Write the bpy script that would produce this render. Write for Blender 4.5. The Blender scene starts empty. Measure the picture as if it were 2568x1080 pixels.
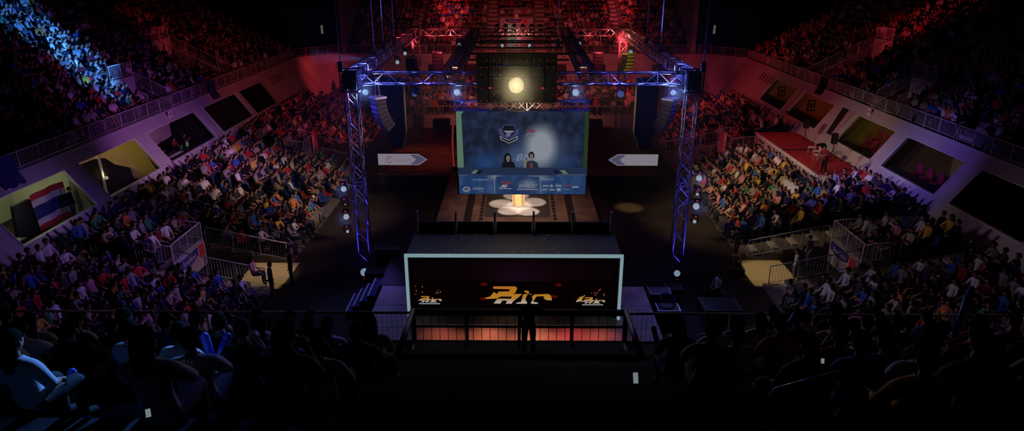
import bpy, bmesh, math, random
import numpy as np
from mathutils import Vector, Matrix
random.seed(7)
rnd = random.random
SC = bpy.context.scene
COL = SC.collection
PI = math.pi
R = math.radians

# ------------------------------------------------------------------ materials
def mat(name, col, rough=.6, metal=0., emit=0., ecol=None, var=0., vscale=4., spec=.3, bump=0.):
    m = bpy.data.materials.new(name); m.use_nodes = True
    nt = m.node_tree; b = nt.nodes['Principled BSDF']
    b.inputs['Base Color'].default_value = (*col, 1)
    b.inputs['Roughness'].default_value = rough
    b.inputs['Metallic'].default_value = metal
    b.inputs['Specular IOR Level'].default_value = spec
    if emit:
        b.inputs['Emission Color'].default_value = (*(ecol or col), 1)
        b.inputs['Emission Strength'].default_value = emit
    if var or bump:
        tc = nt.nodes.new('ShaderNodeTexCoord'); n = nt.nodes.new('ShaderNodeTexNoise')
        n.inputs['Scale'].default_value = vscale; n.inputs['Detail'].default_value = 5
        nt.links.new(tc.outputs['Object'], n.inputs['Vector'])
        if var:
            r = nt.nodes.new('ShaderNodeValToRGB')
            r.color_ramp.elements[0].position = .3; r.color_ramp.elements[1].position = .7
            r.color_ramp.elements[0].color = (*[c*(1-var) for c in col], 1)
            r.color_ramp.elements[1].color = (*[min(1, c*(1+var)) for c in col], 1)
            nt.links.new(n.outputs['Fac'], r.inputs['Fac']); nt.links.new(r.outputs['Color'], b.inputs['Base Color'])
        if bump:
            bp = nt.nodes.new('ShaderNodeBump'); bp.inputs['Strength'].default_value = bump
            nt.links.new(n.outputs['Fac'], bp.inputs['Height']); nt.links.new(bp.outputs['Normal'], b.inputs['Normal'])
    return m

def emis(name, col, s):
    m = bpy.data.materials.new(name); m.use_nodes = True
    nt = m.node_tree; nt.nodes.clear()
    e = nt.nodes.new('ShaderNodeEmission'); o = nt.nodes.new('ShaderNodeOutputMaterial')
    e.inputs['Color'].default_value = (*col, 1); e.inputs['Strength'].default_value = s
    nt.links.new(e.outputs[0], o.inputs['Surface'])
    return m

def objcol(name, rough=.8, spec=.2):
    m = mat(name, (.5, .5, .5), rough, spec=spec)
    nt = m.node_tree; b = nt.nodes['Principled BSDF']
    oi = nt.nodes.new('ShaderNodeObjectInfo')
    n = nt.nodes.new('ShaderNodeTexNoise'); n.inputs['Scale'].default_value = 14
    tc = nt.nodes.new('ShaderNodeTexCoord'); nt.links.new(tc.outputs['Object'], n.inputs['Vector'])
    mx = nt.nodes.new('ShaderNodeMixRGB'); mx.blend_type = 'MULTIPLY'; mx.inputs['Fac'].default_value = .35
    nt.links.new(oi.outputs['Color'], mx.inputs['Color1']); nt.links.new(n.outputs['Fac'], mx.inputs['Color2'])
    nt.links.new(mx.outputs['Color'], b.inputs['Base Color'])
    return m

def attrcol(name):
    m = mat(name, (.5, .5, .5), .8, spec=.2)
    nt = m.node_tree; a = nt.nodes.new('ShaderNodeAttribute'); a.attribute_name = 'Col'
    nt.links.new(a.outputs['Color'], nt.nodes['Principled BSDF'].inputs['Base Color'])
    return m

M = dict(
    floor=mat('arena_floor', (.030, .022, .018), .75, var=.35, vscale=.6, spec=.15),
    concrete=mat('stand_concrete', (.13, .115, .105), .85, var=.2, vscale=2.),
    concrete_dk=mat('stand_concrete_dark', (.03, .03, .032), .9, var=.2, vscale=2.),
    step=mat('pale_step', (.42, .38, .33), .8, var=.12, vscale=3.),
    wall=mat('painted_wall', (.46, .45, .46), .85, var=.06, vscale=1.2),
    wall_dk=mat('dark_wall', (.035, .03, .03), .9),
    trim=mat('window_trim', (.75, .72, .72), .5),
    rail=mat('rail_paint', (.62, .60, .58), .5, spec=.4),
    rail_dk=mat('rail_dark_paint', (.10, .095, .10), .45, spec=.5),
    truss=mat('truss_aluminium', (.62, .63, .66), .35, .75),
    truss_chord=mat('truss_chord', (.11, .11, .13), .4, .6),
    truss_dk=mat('truss_black', (.035, .035, .04), .5, .2),
    black=mat('black_paint', (.008, .008, .009), .6),
    blackcloth=mat('black_drape', (.010, .010, .012), .95, bump=.3, vscale=3.),
    plastic=mat('fixture_plastic', (.018, .018, .02), .4),
    stage=mat('stage_print', (.15, .085, .06), .6, var=.5, vscale=.9),
    stage_dk=mat('stage_dark', (.045, .036, .034), .6, var=.3, vscale=1.5),
    stage_front=mat('stage_front_deck', (.34, .27, .25), .5, var=.3, vscale=1.2),
    stripe=mat('stage_stripe', (.012, .010, .010), .6),
    booth=mat('booth_shell', (.05, .042, .040), .6, var=.25, vscale=.7),
    header=mat('booth_header', (.05, .03, .045), .7, var=.3, vscale=.5),
    redcarpet=mat('red_carpet', (.48, .035, .05), .95, var=.15, vscale=6.),
    navy=mat('navy_cloth', (.03, .035, .16), .9, bump=.2, vscale=4.),
    seat_blue=mat('blue_seat_plastic', (.012, .045, .22), .35, spec=.5),
    seat_red=mat('red_seat_plastic', (.22, .016, .014), .35, spec=.5),
    stick=mat('blue_inflatable', (.03, .07, .55), .25, spec=.6),
    skin=mat('skin', (.42, .23, .15), .6, var=.08, vscale=9.),
    hair=objcol('hair', .95, .05), cloth=objcol('clothing'), stuffcrowd=attrcol('crowd_colours'),
    eye=mat('eye_dark', (.02, .015, .012), .3), lip=mat('lip', (.35, .10, .09), .5),
    white=mat('white_paint', (.75, .74, .72), .7), paper=mat('paper_notice', (.8, .74, .78), .8),
    room_y=mat('room_yellow_wall', (.62, .52, .24), .85, var=.08, vscale=1.),
    room_c=mat('room_cream_wall', (.66, .68, .50), .85, var=.06, vscale=1.),
    room_o=mat('room_orange_wall', (.34, .14, .06), .85, var=.08, vscale=1.),
    room_g=mat('room_olive_wall', (.22, .17, .05), .85, var=.1, vscale=1.),
    room_d=mat('room_dark_wall', (.02, .018, .02), .9), room_p=mat('room_pink_wall', (.50, .36, .40), .85, var=.1, vscale=1.),
    flag_red=mat('flag_red', (.62, .05, .05), .8), flag_white=mat('flag_white', (.72, .70, .72), .8), flag_blue=mat('flag_blue', (.04, .05, .22), .8),
    ban_blue=mat('banner_blue', (.03, .04, .25), .7), ban_red=mat('banner_red', (.6, .03, .05), .7), ban_white=mat('banner_white', (.7, .62, .6), .7), ban_orange=mat('banner_orange', (.6, .18, .08), .7),
    gold=mat('gilt_yellow', (.55, .40, .06), .4, .2), wood=mat('wood', (.25, .14, .06), .6, var=.3, vscale=6.),
    orange=mat('orange_plastic', (.6, .16, .03), .6), magenta=mat('dark_red_banner', (.22, .02, .06), .85),
    curtain=mat('orange_curtain', (.45, .13, .04), .9, bump=.3, vscale=6.),
    # things that give off light
    lamp=emis('lamp_white', (.24, .30, .33), 1.), lamp_b=emis('lamp_bluewhite', (.17, .25, .34), 1.),
    lamp_y=emis('lamp_warm', (.32, .27, .16), 1.), lamp_red=emis('lamp_red', (.5, .10, .09), 1.), lamp_dim=emis('lamp_small', (.9, .95, .9), .1),
    led_red=emis('status_red', (1., .06, .05), .4), led_blue=emis('status_blue', (.05, .06, 1.), .25), blue_lit_face=emis('head_blue_lit', (.25, .3, .95), .22),  # blue head face glows in place of light falling on unlit lamps
    neon=emis('neon_ice', (.19, .29, .32), 1.), neon_red=emis('neon_red', (1., .10, .10), .17),
    sign=emis('lightbox_white', (.20, .18, .22), 1.), sign_p=emis('lightbox_violet', (.50, .44, .82), .14), sign_pink=emis('lightbox_pale_red', (.17, .105, .125), 1.),
    exit=emis('exit_green', (.55, .75, .50), .12), bulb=emis('room_bulb', (1., .92, .75), .35), phone=emis('phone_screen', (.16, .20, .20), 1.),
    monitor=emis('monitor_glow', (.45, .62, .66), .18), doorlight=emis('lit_doorway', (.62, .66, .48), .17),
    sc_green=emis('screen_green', (.085, .155, .10), 1.), sc_white=emis('screen_white', (.80, .84, .95), .24), sc_navy=emis('screen_navy', (.035, .05, .15), .14),
    sc_black=emis('screen_black', (.010, .012, .02), .5), sc_red=emis('screen_red', (.85, .12, .16), .2), sc_face=emis('screen_skin', (.78, .62, .56), .2),
    sc_pale=emis('screen_paleblue', (.45, .55, .80), .22), sc_teal=emis('screen_teal', (.05, .12, .14), .2), sc_violet=emis('screen_violet', (.22, .2, .6), .2),
    led_black=emis('led_black', (.02, .004, .003), .08),
)
def ramp_emis(name, axis, stops, s, scale=None):
    """emission following a gradient along one object axis (a picture shown on a LED screen)"""
    m = emis(name, (1, 1, 1), s); nt = m.node_tree
    e = [n for n in nt.nodes if n.type == 'EMISSION'][0]
    tc = nt.nodes.new('ShaderNodeTexCoord'); sp = nt.nodes.new('ShaderNodeSeparateXYZ'); r = nt.nodes.new('ShaderNodeValToRGB')
    mr = nt.nodes.new('ShaderNodeMapRange'); mr.inputs['From Min'].default_value = scale[0]; mr.inputs['From Max'].default_value = scale[1]
    nt.links.new(tc.outputs['Object'], sp.inputs[0]); nt.links.new(sp.outputs['XYZ'.index(axis)], mr.inputs['Value']); nt.links.new(mr.outputs[0], r.inputs['Fac'])
    while len(r.color_ramp.elements) < len(stops): r.color_ramp.elements.new(.5)
    for el, (p, c) in zip(r.color_ramp.elements, stops): el.position = p; el.color = (*c, 1)
    nt.links.new(r.outputs['Color'], e.inputs['Color'])
    return m
def nebula(name, base, hi, s, spots, scale=1.1):
    """the moving background of the video picture: cloudy blue with bright bursts"""
    m = emis(name, base, s); nt = m.node_tree; L = nt.links
    e = [n for n in nt.nodes if n.type == 'EMISSION'][0]
    tc = nt.nodes.new('ShaderNodeTexCoord'); n = nt.nodes.new('ShaderNodeTexNoise'); n.inputs['Scale'].default_value = scale; n.inputs['Detail'].default_value = 7
    L.new(tc.outputs['Object'], n.inputs['Vector'])
    r = nt.nodes.new('ShaderNodeValToRGB'); r.color_ramp.elements[0].position = .42; r.color_ramp.elements[1].position = .78
    r.color_ramp.elements[0].color = (*base, 1); r.color_ramp.elements[1].color = (*hi, 1)
    L.new(n.outputs['Fac'], r.inputs['Fac']); out = r.outputs['Color']
    for (cx, cz, rx, rz, col, k) in spots:
        mp = nt.nodes.new('ShaderNodeMapping'); mp.vector_type = 'POINT'
        mp.inputs['Location'].default_value = (-cx/rx, 0, -cz/rz); mp.inputs['Scale'].default_value = (1/rx, .0001, 1/rz)
        g = nt.nodes.new('ShaderNodeTexGradient'); g.gradient_type = 'QUADRATIC_SPHERE'
        L.new(tc.outputs['Object'], mp.inputs['Vector']); L.new(mp.outputs[0], g.inputs['Vector'])
        mu = nt.nodes.new('ShaderNodeMath'); mu.operation = 'MULTIPLY'; mu.inputs[1].default_value = k; mu.use_clamp = True
        L.new(g.outputs['Fac'], mu.inputs[0])
        mx = nt.nodes.new('ShaderNodeMixRGB'); mx.inputs['Color2'].default_value = (*col, 1)
        L.new(mu.outputs[0], mx.inputs['Fac']); L.new(out, mx.inputs['Color1']); out = mx.outputs['Color']
    L.new(out, e.inputs['Color'])
    return m
def glassmat():
    m = bpy.data.materials.new('window_glass'); m.use_nodes = True; nt = m.node_tree; nt.nodes.clear()
    o = nt.nodes.new('ShaderNodeOutputMaterial'); t = nt.nodes.new('ShaderNodeBsdfTransparent'); g = nt.nodes.new('ShaderNodeBsdfGlossy'); x = nt.nodes.new('ShaderNodeMixShader')
    g.inputs['Roughness'].default_value = .03; x.inputs[0].default_value = .06; t.inputs[0].default_value = (.93, .95, .95, 1)
    nt.links.new(t.outputs[0], x.inputs[1]); nt.links.new(g.outputs[0], x.inputs[2]); nt.links.new(x.outputs[0], o.inputs['Surface'])
    return m
M['glass'] = glassmat()

# ------------------------------------------------------------------ mesh helpers
class MB:
    def __init__(s): s.v = []; s.f = []
    def add(s, vs, fs):
        b = len(s.v); s.v += [tuple(p) for p in vs]; s.f += [tuple(i+b for i in f) for f in fs]; return s
    def box(s, x0, x1, y0, y1, z0, z1):
        return s.add([(x0,y0,z0),(x1,y0,z0),(x1,y1,z0),(x0,y1,z0),(x0,y0,z1),(x1,y0,z1),(x1,y1,z1),(x0,y1,z1)],
                     [(0,3,2,1),(4,5,6,7),(0,1,5,4),(1,2,6,5),(2,3,7,6),(3,0,4,7)])
    def cbox(s, c, d): return s.box(c[0]-d[0]/2, c[0]+d[0]/2, c[1]-d[1]/2, c[1]+d[1]/2, c[2]-d[2]/2, c[2]+d[2]/2)
    def tube(s, p, q, r, n=6, r2=None):
        p = Vector(p); q = Vector(q); d = (q-p)
        if d.length < 1e-6: return s
        d.normalize(); a = d.orthogonal().normalized(); b = d.cross(a); r2 = r if r2 is None else r2
        vs = [p + (a*math.cos(2*PI*i/n) + b*math.sin(2*PI*i/n))*r for i in range(n)] + [q + (a*math.cos(2*PI*i/n) + b*math.sin(2*PI*i/n))*r2 for i in range(n)]
        fs = [(i, (i+1) % n, n+(i+1) % n, n+i) for i in range(n)] + [tuple(reversed(range(n))), tuple(range(n, 2*n))]
        return s.add(vs, fs)
    def path(s, pts, r, n=6):
        for a, b in zip(pts, pts[1:]): s.tube(a, b, r, n)
        return s
    def disc(s, c, nrm, r, n=20, ry=None):
        nrm = Vector(nrm).normalized(); a = nrm.orthogonal().normalized(); b = nrm.cross(a); c = Vector(c)
        return s.add([c + (a*math.cos(2*PI*i/n) + b*math.sin(2*PI*i/n))*r for i in range(n)], [tuple(range(n))])
    def prism(s, pts, axis, t0, t1):
        """polygon pts (2d) extruded between t0 and t1 along axis ('y': pts are x,z; 'x': y,z; 'z': x,y)"""
        n = len(pts)
        mk = {'y': lambda p, t: (p[0], t, p[1]), 'x': lambda p, t: (t, p[0], p[1]), 'z': lambda p, t: (p[0], p[1], t)}[axis]
        return s.add([mk(p, t0) for p in pts] + [mk(p, t1) for p in pts], [tuple(range(n)), tuple(reversed(range(n, 2*n)))] + [(i, n+i, n+(i+1) % n, (i+1) % n) for i in range(n)])
    def ellip(s, c, r, nu=10, nv=7):
        vs = [(c[0], c[1], c[2]-r[2])]
        for j in range(1, nv):
            t = -PI/2 + PI*j/nv
            vs += [(c[0]+r[0]*math.cos(t)*math.cos(2*PI*i/nu), c[1]+r[1]*math.cos(t)*math.sin(2*PI*i/nu), c[2]+r[2]*math.sin(t)) for i in range(nu)]
        vs.append((c[0], c[1], c[2]+r[2])); T = len(vs)-1; fs = []
        for i in range(nu):
            k = (i+1) % nu
            fs.append((0, 1+k, 1+i)); fs.append((T, 1+(nv-2)*nu+i, 1+(nv-2)*nu+k))
            for j in range(nv-2): fs.append((1+j*nu+i, 1+j*nu+k, 1+(j+1)*nu+k, 1+(j+1)*nu+i))
        return s.add(vs, fs)
    def xf(s, mtx): s.v = [tuple(mtx @ Vector(p)) for p in s.v]; return s
    def mesh(s, name, smooth=False):
        me = bpy.data.meshes.new(name); me.from_pydata(s.v, [], s.f)
        bm = bmesh.new(); bm.from_mesh(me); bmesh.ops.recalc_face_normals(bm, faces=bm.faces); bm.to_mesh(me); bm.free()
        if smooth: me.shade_smooth()
        return me
    def obj(s, name, m, parent=None, smooth=False, **kw):
        me = s.mesh(name, smooth); me.materials.append(M[m] if isinstance(m, str) else m)
        return link(name, me, parent, **kw)

def link(name, data, parent=None, **kw):
    o = bpy.data.objects.new(name, data); COL.objects.link(o)
    if parent is not None: o.parent = parent
    for k, v in kw.items(): o[k] = v
    return o
def thing(name, label, cat, loc=(0, 0, 0), rz=0, group=None):
    o = bpy.data.objects.new(name, None); COL.objects.link(o)
    o.location = loc; o.rotation_euler = (0, 0, rz); o['label'] = label; o['category'] = cat
    if group: o['group'] = group
    o.empty_display_size = .3
    return o
def tag(o, label, cat, group=None):
    o['label'] = label; o['category'] = cat
    if group: o['group'] = group
    return o
def struct(name, mb, m, parent=None):
    o = mb.obj(name, m, parent)
    if parent is None: o['kind'] = 'structure'
    return o
def copy_tree(o, parent=None):
    c = o.copy(); COL.objects.link(c)
    if parent is not None: c.parent = parent; c.matrix_parent_inverse = o.matrix_parent_inverse
    for ch in KIDS.get(o.name, []): copy_tree(ch, c)
    return c
KIDS = {}
def index_kids(o):
    KIDS[o.name] = [c for c in bpy.data.objects if c.parent == o]
    for c in KIDS[o.name]: index_kids(c)
def text_mesh(txt, size, extrude=0., shear=0.):
    cu = bpy.data.curves.new('lettering', 'FONT'); cu.body = txt; cu.size = size; cu.extrude = extrude; cu.shear = shear
    cu.align_x = 'CENTER'; cu.align_y = 'CENTER'; cu.resolution_u = 3
    o = bpy.data.objects.new('lettering', cu); COL.objects.link(o)
    me = bpy.data.meshes.new_from_object(o.evaluated_get(bpy.context.evaluated_depsgraph_get()))
    bpy.data.objects.remove(o)
    return me
def lettering(txt, size, mtx, m, parent, name='lettering', shear=0., wx=1.):
    me = text_mesh(txt, size, .004, shear); me.transform(Matrix.Diagonal((wx, 1, 1, 1))); me.transform(mtx)
    me.materials.clear(); me.materials.append(M[m] if isinstance(m, str) else m)
    return link(name, me, parent)
def upright(x, y, z): return Matrix.Translation((x, y, z)) @ Matrix.Rotation(PI/2, 4, 'X')

def spot(name, loc, tgt, power, col, deg=40, blend=.5, r=.08):
    l = bpy.data.lights.new(name, 'SPOT'); l.energy = power; l.color = col; l.spot_size = R(deg); l.spot_blend = blend; l.shadow_soft_size = r
    o = bpy.data.objects.new(name, l); COL.objects.link(o); o.location = loc
    o.rotation_euler = (Vector(tgt)-Vector(loc)).to_track_quat('-Z', 'Y').to_euler(); return o
def point(name, loc, power, col, r=.1):
    l = bpy.data.lights.new(name, 'POINT'); l.energy = power; l.color = col; l.shadow_soft_size = r
    o = bpy.data.objects.new(name, l); COL.objects.link(o); o.location = loc; return o

# ------------------------------------------------------------------ the stands
ORD = 'first second third fourth fifth sixth seventh eighth ninth tenth eleventh twelfth thirteenth fourteenth fifteenth sixteenth seventeenth eighteenth nineteenth'.split()
def ordw(n):
    if n <= 19: return ORD[n-1]
    tens = {2: 'twent', 3: 'thirt', 4: 'fort', 5: 'fift', 6: 'sixt', 7: 'sevent', 8: 'eight', 9: 'ninet'}[n//10]
    return tens+'ieth' if n % 10 == 0 else tens+'y-'+ORD[n % 10-1]

class Stand:
    """rows along u, rising with v away from the pit. fx maps (u, v, z) to the hall"""
    def __init__(s, name, fx, face, v0, z0, pitch, rise, n, u0, u1, voms, aisles, base):
        s.__dict__.update(name=name, fx=fx, face=face, v0=v0, z0=z0, pitch=pitch, rise=rise, n=n, u0=u0, u1=u1, voms=voms, aisles=aisles, base=base)
    def invom(s, u, v, pad=0.):
        return any(abs(u-c) < h+pad and v < s.v0+d+pad*.5 for c, h, d in s.voms)
    def zr(s, i): return s.z0+s.rise*i
    def build(s, m):
        mb = MB(); st = MB()
        for i in range(s.n):
            va, vb = s.v0+s.pitch*i, s.v0+s.pitch*(i+1)
            cuts = sorted((c-h, c+h) for c, h, d in s.voms if va < s.v0+d-.01)
            a = s.u0
            for (x, y) in cuts+[(s.u1, s.u1)]:
                if x > a: mb.box(a, x, va, vb + (.5 if i == s.n-1 else 0), s.base if i < s.n-1 else s.base, s.zr(i))
                a = max(a, y)
        for c, h, d in s.voms: mb.box(c-h, c+h, s.v0, s.v0+d, s.base-.1, s.base+.02)
        for (u, w, va0) in s.aisles:
            for i in range(s.n-1):
                v = s.v0+s.pitch*(i+1)
                if v < s.v0+va0: continue
                st.box(u-w/2, u+w/2, v-.32, v-.02, s.zr(i)-.02, s.zr(i)+s.rise/2)
        for b in (mb, st): b.v = [s.fx(*p) for p in b.v]
        o = struct('stand_'+s.name, mb, m)
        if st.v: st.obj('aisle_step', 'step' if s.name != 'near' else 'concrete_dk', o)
        return o
    def seats(s, spacing, jitter=.05):
        out = []
        for i in range(s.n):
            v = s.v0+s.pitch*(i+(.86 if s.name.startswith('upper') else .52)); k = 0
            u = s.u0+.4
            while u < s.u1-.3:
                if not s.invom(u, v-(.85 if s.name.startswith('upper') else s.pitch*.5), .3) and not any(abs(u-a) < w/2+.25 and v > s.v0+v0 for a, w, v0 in s.aisles):
                    out.append((i, k, u, v, s.zr(i)))
                k += 1; u += spacing
        return out

LW, RW = 21.2, 21.8               # foot of the leaning side walls
fL = lambda u, v, z: (-v, u, z)
fR = lambda u, v, z: (v, u, z)
fF = lambda u, v, z: (u, v, z)
fN = lambda u, v, z: (u, -v, z)
S = {}
S['lower_left'] = Stand('lower_left', fL, -PI/2, 11.3, .18, 1., .2, 9, 17.5, 65, [(29.2, 1.45, 4.3), (48.3, 1.35, 4.1), (60.6, .8, 3.3)], [(26.9, 1.5, 0), (37.6, 1., 0), (46.3, 1., 0), (55, 1., 0)], 0)
S['lower_right'] = Stand('lower_right', fR, PI/2, 11.4, .18, 1., .2, 9, 17.5, 65, [(29.7, 1.5, 4.3), (49.8, 1.6, 4.3), (60.6, .8, 3.3)], [(27.3, 1.5, 0), (32.2, .9, 0), (47.3, 1.4, 0), (55, 1., 0)], 0)
S['upper_left'] = Stand('upper_left', fL, -PI/2, 23.2, 5.2, .85, .42, 18, 20, 71, [(30.4, 1.6, 3.4), (43.9, 1.3, 2.6), (55., 1.3, 5.4)], [(34.5, 1.2, 0), (48.5, 1., 0), (53.1, 1., 2.), (57., 1., 2.), (66, 1., 0)], 5.05)
S['upper_right'] = Stand('upper_right', fR, PI/2, 23.6, 5.2, .85, .42, 18, 20, 71, [(30.4, 1.6, 3.4), (43.9, 1.3, 2.6), (55., 1.3, 5.4)], [(35.5, 1.2, 0), (48.5, 1., 0), (53.1, 1., 2.), (57., 1., 2.), (66, 1., 0)], 5.05)
S['upper_far'] = Stand('upper_far', fF, PI, 74.3, 5.2, .85, .42, 17, -18.4, 18.3, [(-.2, 1.9, 5.1)], [(-2.9, 1.1, 0), (2.5, 1.1, 0), (-11, 1., 0), (11., 1., 0)], 5.05)
S['lower_far'] = Stand('lower_far', fF, PI, 59.4, 1.6, .85, .17, 7, -11.0, 11.2, [], [(-2.6, 1., 0), (2.6, 1., 0)], 0)
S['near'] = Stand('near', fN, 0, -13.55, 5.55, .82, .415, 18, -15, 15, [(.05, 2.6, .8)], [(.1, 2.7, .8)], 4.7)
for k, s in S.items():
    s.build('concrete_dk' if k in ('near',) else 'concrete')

# ------------------------------------------------------------------ room shell
struct('floor', MB().box(-42, 42, -12, 92, -.3, 0), 'floor')
struct('ceiling', MB().box(-42, 42, -12, 92, 21, 21.3), 'wall_dk')
struct('wall_near', MB().box(-24, 24, 14.6, 14.75, 0, 5.0), 'wall_dk')
struct('wall_back_near', MB().box(-42, 42, -12, -11.7, 0, 21), 'wall_dk')
struct('wall_outer_left', MB().box(-42, -39.5, -12, 92, 0, 21), 'wall_dk')
struct('wall_outer_right', MB().box(39.9, 42, -12, 92, 0, 21), 'wall_dk')
struct('wall_outer_far', MB().box(-42, 42, 89.6, 92, 0, 21), 'wall_dk')
struct('wall_corner_near_left', MB().box(-39.5, -23.6, 18.8, 19.3, 5, 13), 'wall_dk')
struct('wall_corner_near_right', MB().box(24.2, 39.9, 18.8, 19.3, 5, 13), 'wall_dk')

def xw(sg, z): return sg*((LW if sg < 0 else RW)+.72*(z-2.7))
ZS, ZH = 2.73, 4.55
def side_wall(sg, wins, name):
    mb = MB()
    ed = [16.] + [y for w in wins for y in w[:2]] + [70.5]
    def quad(y0, y1, z0, z1):
        a = [(xw(sg, z0), y0, z0), (xw(sg, z0), y1, z0), (xw(sg, z1), y1, z1), (xw(sg, z1), y0, z1)]
        b = [(x+sg*.18, y, z) for x, y, z in a]
        mb.add(a+b, [(0,1,2,3),(7,6,5,4),(0,4,5,1),(1,5,6,2),(2,6,7,3),(3,7,4,0)])
    quad(16, 70.5, .6, ZS); quad(16, 70.5, ZH, 5.12)
    for a, b in zip(ed[0::2], ed[1::2]): quad(a, b, ZS, ZH)
    x0 = xw(sg, 5.12)
    a, b = sorted((x0-sg*.05, x0+sg*.5)); mb.box(a, b, 16, 70.5, 5.02, 5.2)
    return struct(name, mb, 'wall')
winL = [(26.3, 31.7), (32.85, 38.2), (39.45, 46.), (47.25, 53.2), (53.85, 58.8)]
winR = [(26.9, 32.2), (33.5, 39.05), (40.3, 45.2), (48.65, 54.3), (55.5, 60.9)]
wl = side_wall(-1, winL, 'wall_left'); wr = side_wall(1, winR, 'wall_right')
# recessed grille marks near the far end of both side walls
for sg, w in ((-1, wl), (1, wr)):
    mb = MB()
    for i in range(5):
        y = 60.8+i*.75; z0, z1 = 4.0, 4.6
        mb.add([(xw(sg, z0)-sg*.02, y, z0), (xw(sg, z0)-sg*.02, y+.35, z0), (xw(sg, z1)-sg*.02, y+.35, z1), (xw(sg, z1)-sg*.02, y, z1)], [(0, 1, 2, 3)])
    mb.obj('vent_slot_grille', 'concrete', w)

# skybox windows and their rooms
roomcol = {-1: ['room_c', 'room_y', 'room_d', 'room_p', 'room_d'], 1: ['room_d', 'room_g', 'room_g', 'room_o', 'room_g']}
wn = 0
for sg, wins in ((-1, winL), (1, winR)):
    for k, (y0, y1) in enumerate(wins):
        wn += 1
        W = thing('window_%d' % wn, '', ''); del W['label']; del W['category']; W['kind'] = 'structure'
        f = MB(); t = .04
        cs = [(xw(sg, ZS), y0, ZS), (xw(sg, ZS), y1, ZS), (xw(sg, ZH), y1, ZH), (xw(sg, ZH), y0, ZH)]
        for a, b in zip(cs, cs[1:]+cs[:1]):
            f.tube((a[0]-sg*.02, a[1], a[2]), (b[0]-sg*.02, b[1], b[2]), t, 4)
        f.obj('window_frame', 'trim' if not (sg < 0 and k == 4) else 'wall', W)
        if not (sg > 0 and k >= 3):
            g = MB().add([(c[0]+sg*.06, c[1], c[2]) for c in cs], [(0, 1, 2, 3)]); g.obj('pane', 'glass', W)
        rm = MB(); xo = xw(sg, ZH)+sg*3.2; xi = xw(sg, ZS)+sg*.19; z0, z1 = ZS-.75, ZH+.25; xt = xw(sg, z1)+sg*.2
        ya, yb = y0-.35, y1+.35
        v = [(xi, ya, z0), (xo, ya, z0), (xo, ya, z1), (xt, ya, z1), (xi, yb, z0), (xo, yb, z0), (xo, yb, z1), (xt, yb, z1)]
        rm.add(v, [(0, 1, 2, 3), (7, 6, 5, 4), (1, 5, 6, 2), (3, 2, 6, 7)])
        ro = rm.obj('room_shell', roomcol[sg][k], W)
        MB().add([v[0], v[1], v[5], v[4]], [(0, 1, 2, 3)]).obj('room_floor', 'room_d', W)

# end wall, its corners and the fascia under the far tier
fw = MB()
fw.box(-19.6, 19.8, 74.0, 74.3, 0, 5.2)
fw.box(-19.6, 19.8, 73.5, 74.1, 4.15, 5.2)
for sg in (-1, 1):
    x0 = xw(sg, 5.12); x1 = sg*19.5
    a = [(x0-sg*2.6, 70.4, 0), (x1, 74, 0), (x1, 74, 5.2), (x0, 70.4, 5.2)]
    b = [(p[0]+sg*.2, p[1]+.2, p[2]) for p in a]
    fw.add(a+b, [(0, 1, 2, 3), (7, 6, 5, 4), (0, 4, 5, 1), (1, 5, 6, 2), (2, 6, 7, 3), (3, 7, 4, 0)])
struct('wall_far', fw, 'wall')
pl = MB()
for x in (-17.2, 17.5): pl.box(x-.35, x+.35, 72.6, 73.2, 0, 4.2)
struct('column_far', pl, 'black')
dn = 0
for x in (-16.2, -8.9, 8.6, 15.4, 4.4, -5.): 
    dn += 1
    o = struct('door_%d' % dn, MB().box(x-.85, x+.85, 73.86, 73.99, 1.7, 4.0), 'wall_dk')
    MB().tube((x+.6, 73.8, 2.75), (x+.6, 73.8, 3.0), .03).obj('door_handle', 'rail', o)
# floor deck behind the far lower rows
struct('floor_far_landing', MB().box(-19.5, 19.7, 65.4, 74, 0, 1.66), 'concrete')
# corner drapes above the far corners
for sg, nm in ((-1, 'left'), (1, 'right')):
    mb = MB(); pts = []
    for i in range(25):
        t = i/24; x = sg*(25.2-5.6*t); y = 72.2+3.0*t+.12*math.sin(t*60); pts.append((x, y))
    for (a, b) in zip(pts, pts[1:]):
        mb.add([(a[0], a[1], 5.2), (b[0], b[1], 5.2), (b[0], b[1], 14), (a[0], a[1], 14), (a[0], a[1]+.1, 5.2), (b[0], b[1]+.1, 5.2), (b[0], b[1]+.1, 14), (a[0], a[1]+.1, 14)], [(0, 1, 2, 3), (7, 6, 5, 4), (3, 2, 6, 7), (0, 4, 5, 1)])
    tag(mb.obj('corner_drape', 'blackcloth'), 'tall black drape closing the far %s corner above the balcony rail' % nm, 'drape')
    struct('wall_end_far_'+nm, MB().box(*sorted((sg*19.2, sg*18.7)), 74.4, 88, 5.2, 13.5), 'wall')
    e = thing('exit_sign', 'small pale green exit sign beside the black drape in the far %s corner' % nm, 'sign', (sg*20.6, 72.55 if sg < 0 else 72.9, 7.3))
    MB().box(-.16, .16, 0, .08, 0, .95).obj('sign_case', 'plastic', e); MB().box(-.12, .12, -.012, 0, .04, .9).obj('lit_face', 'exit', e)
    for o in e.children: pass

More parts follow.
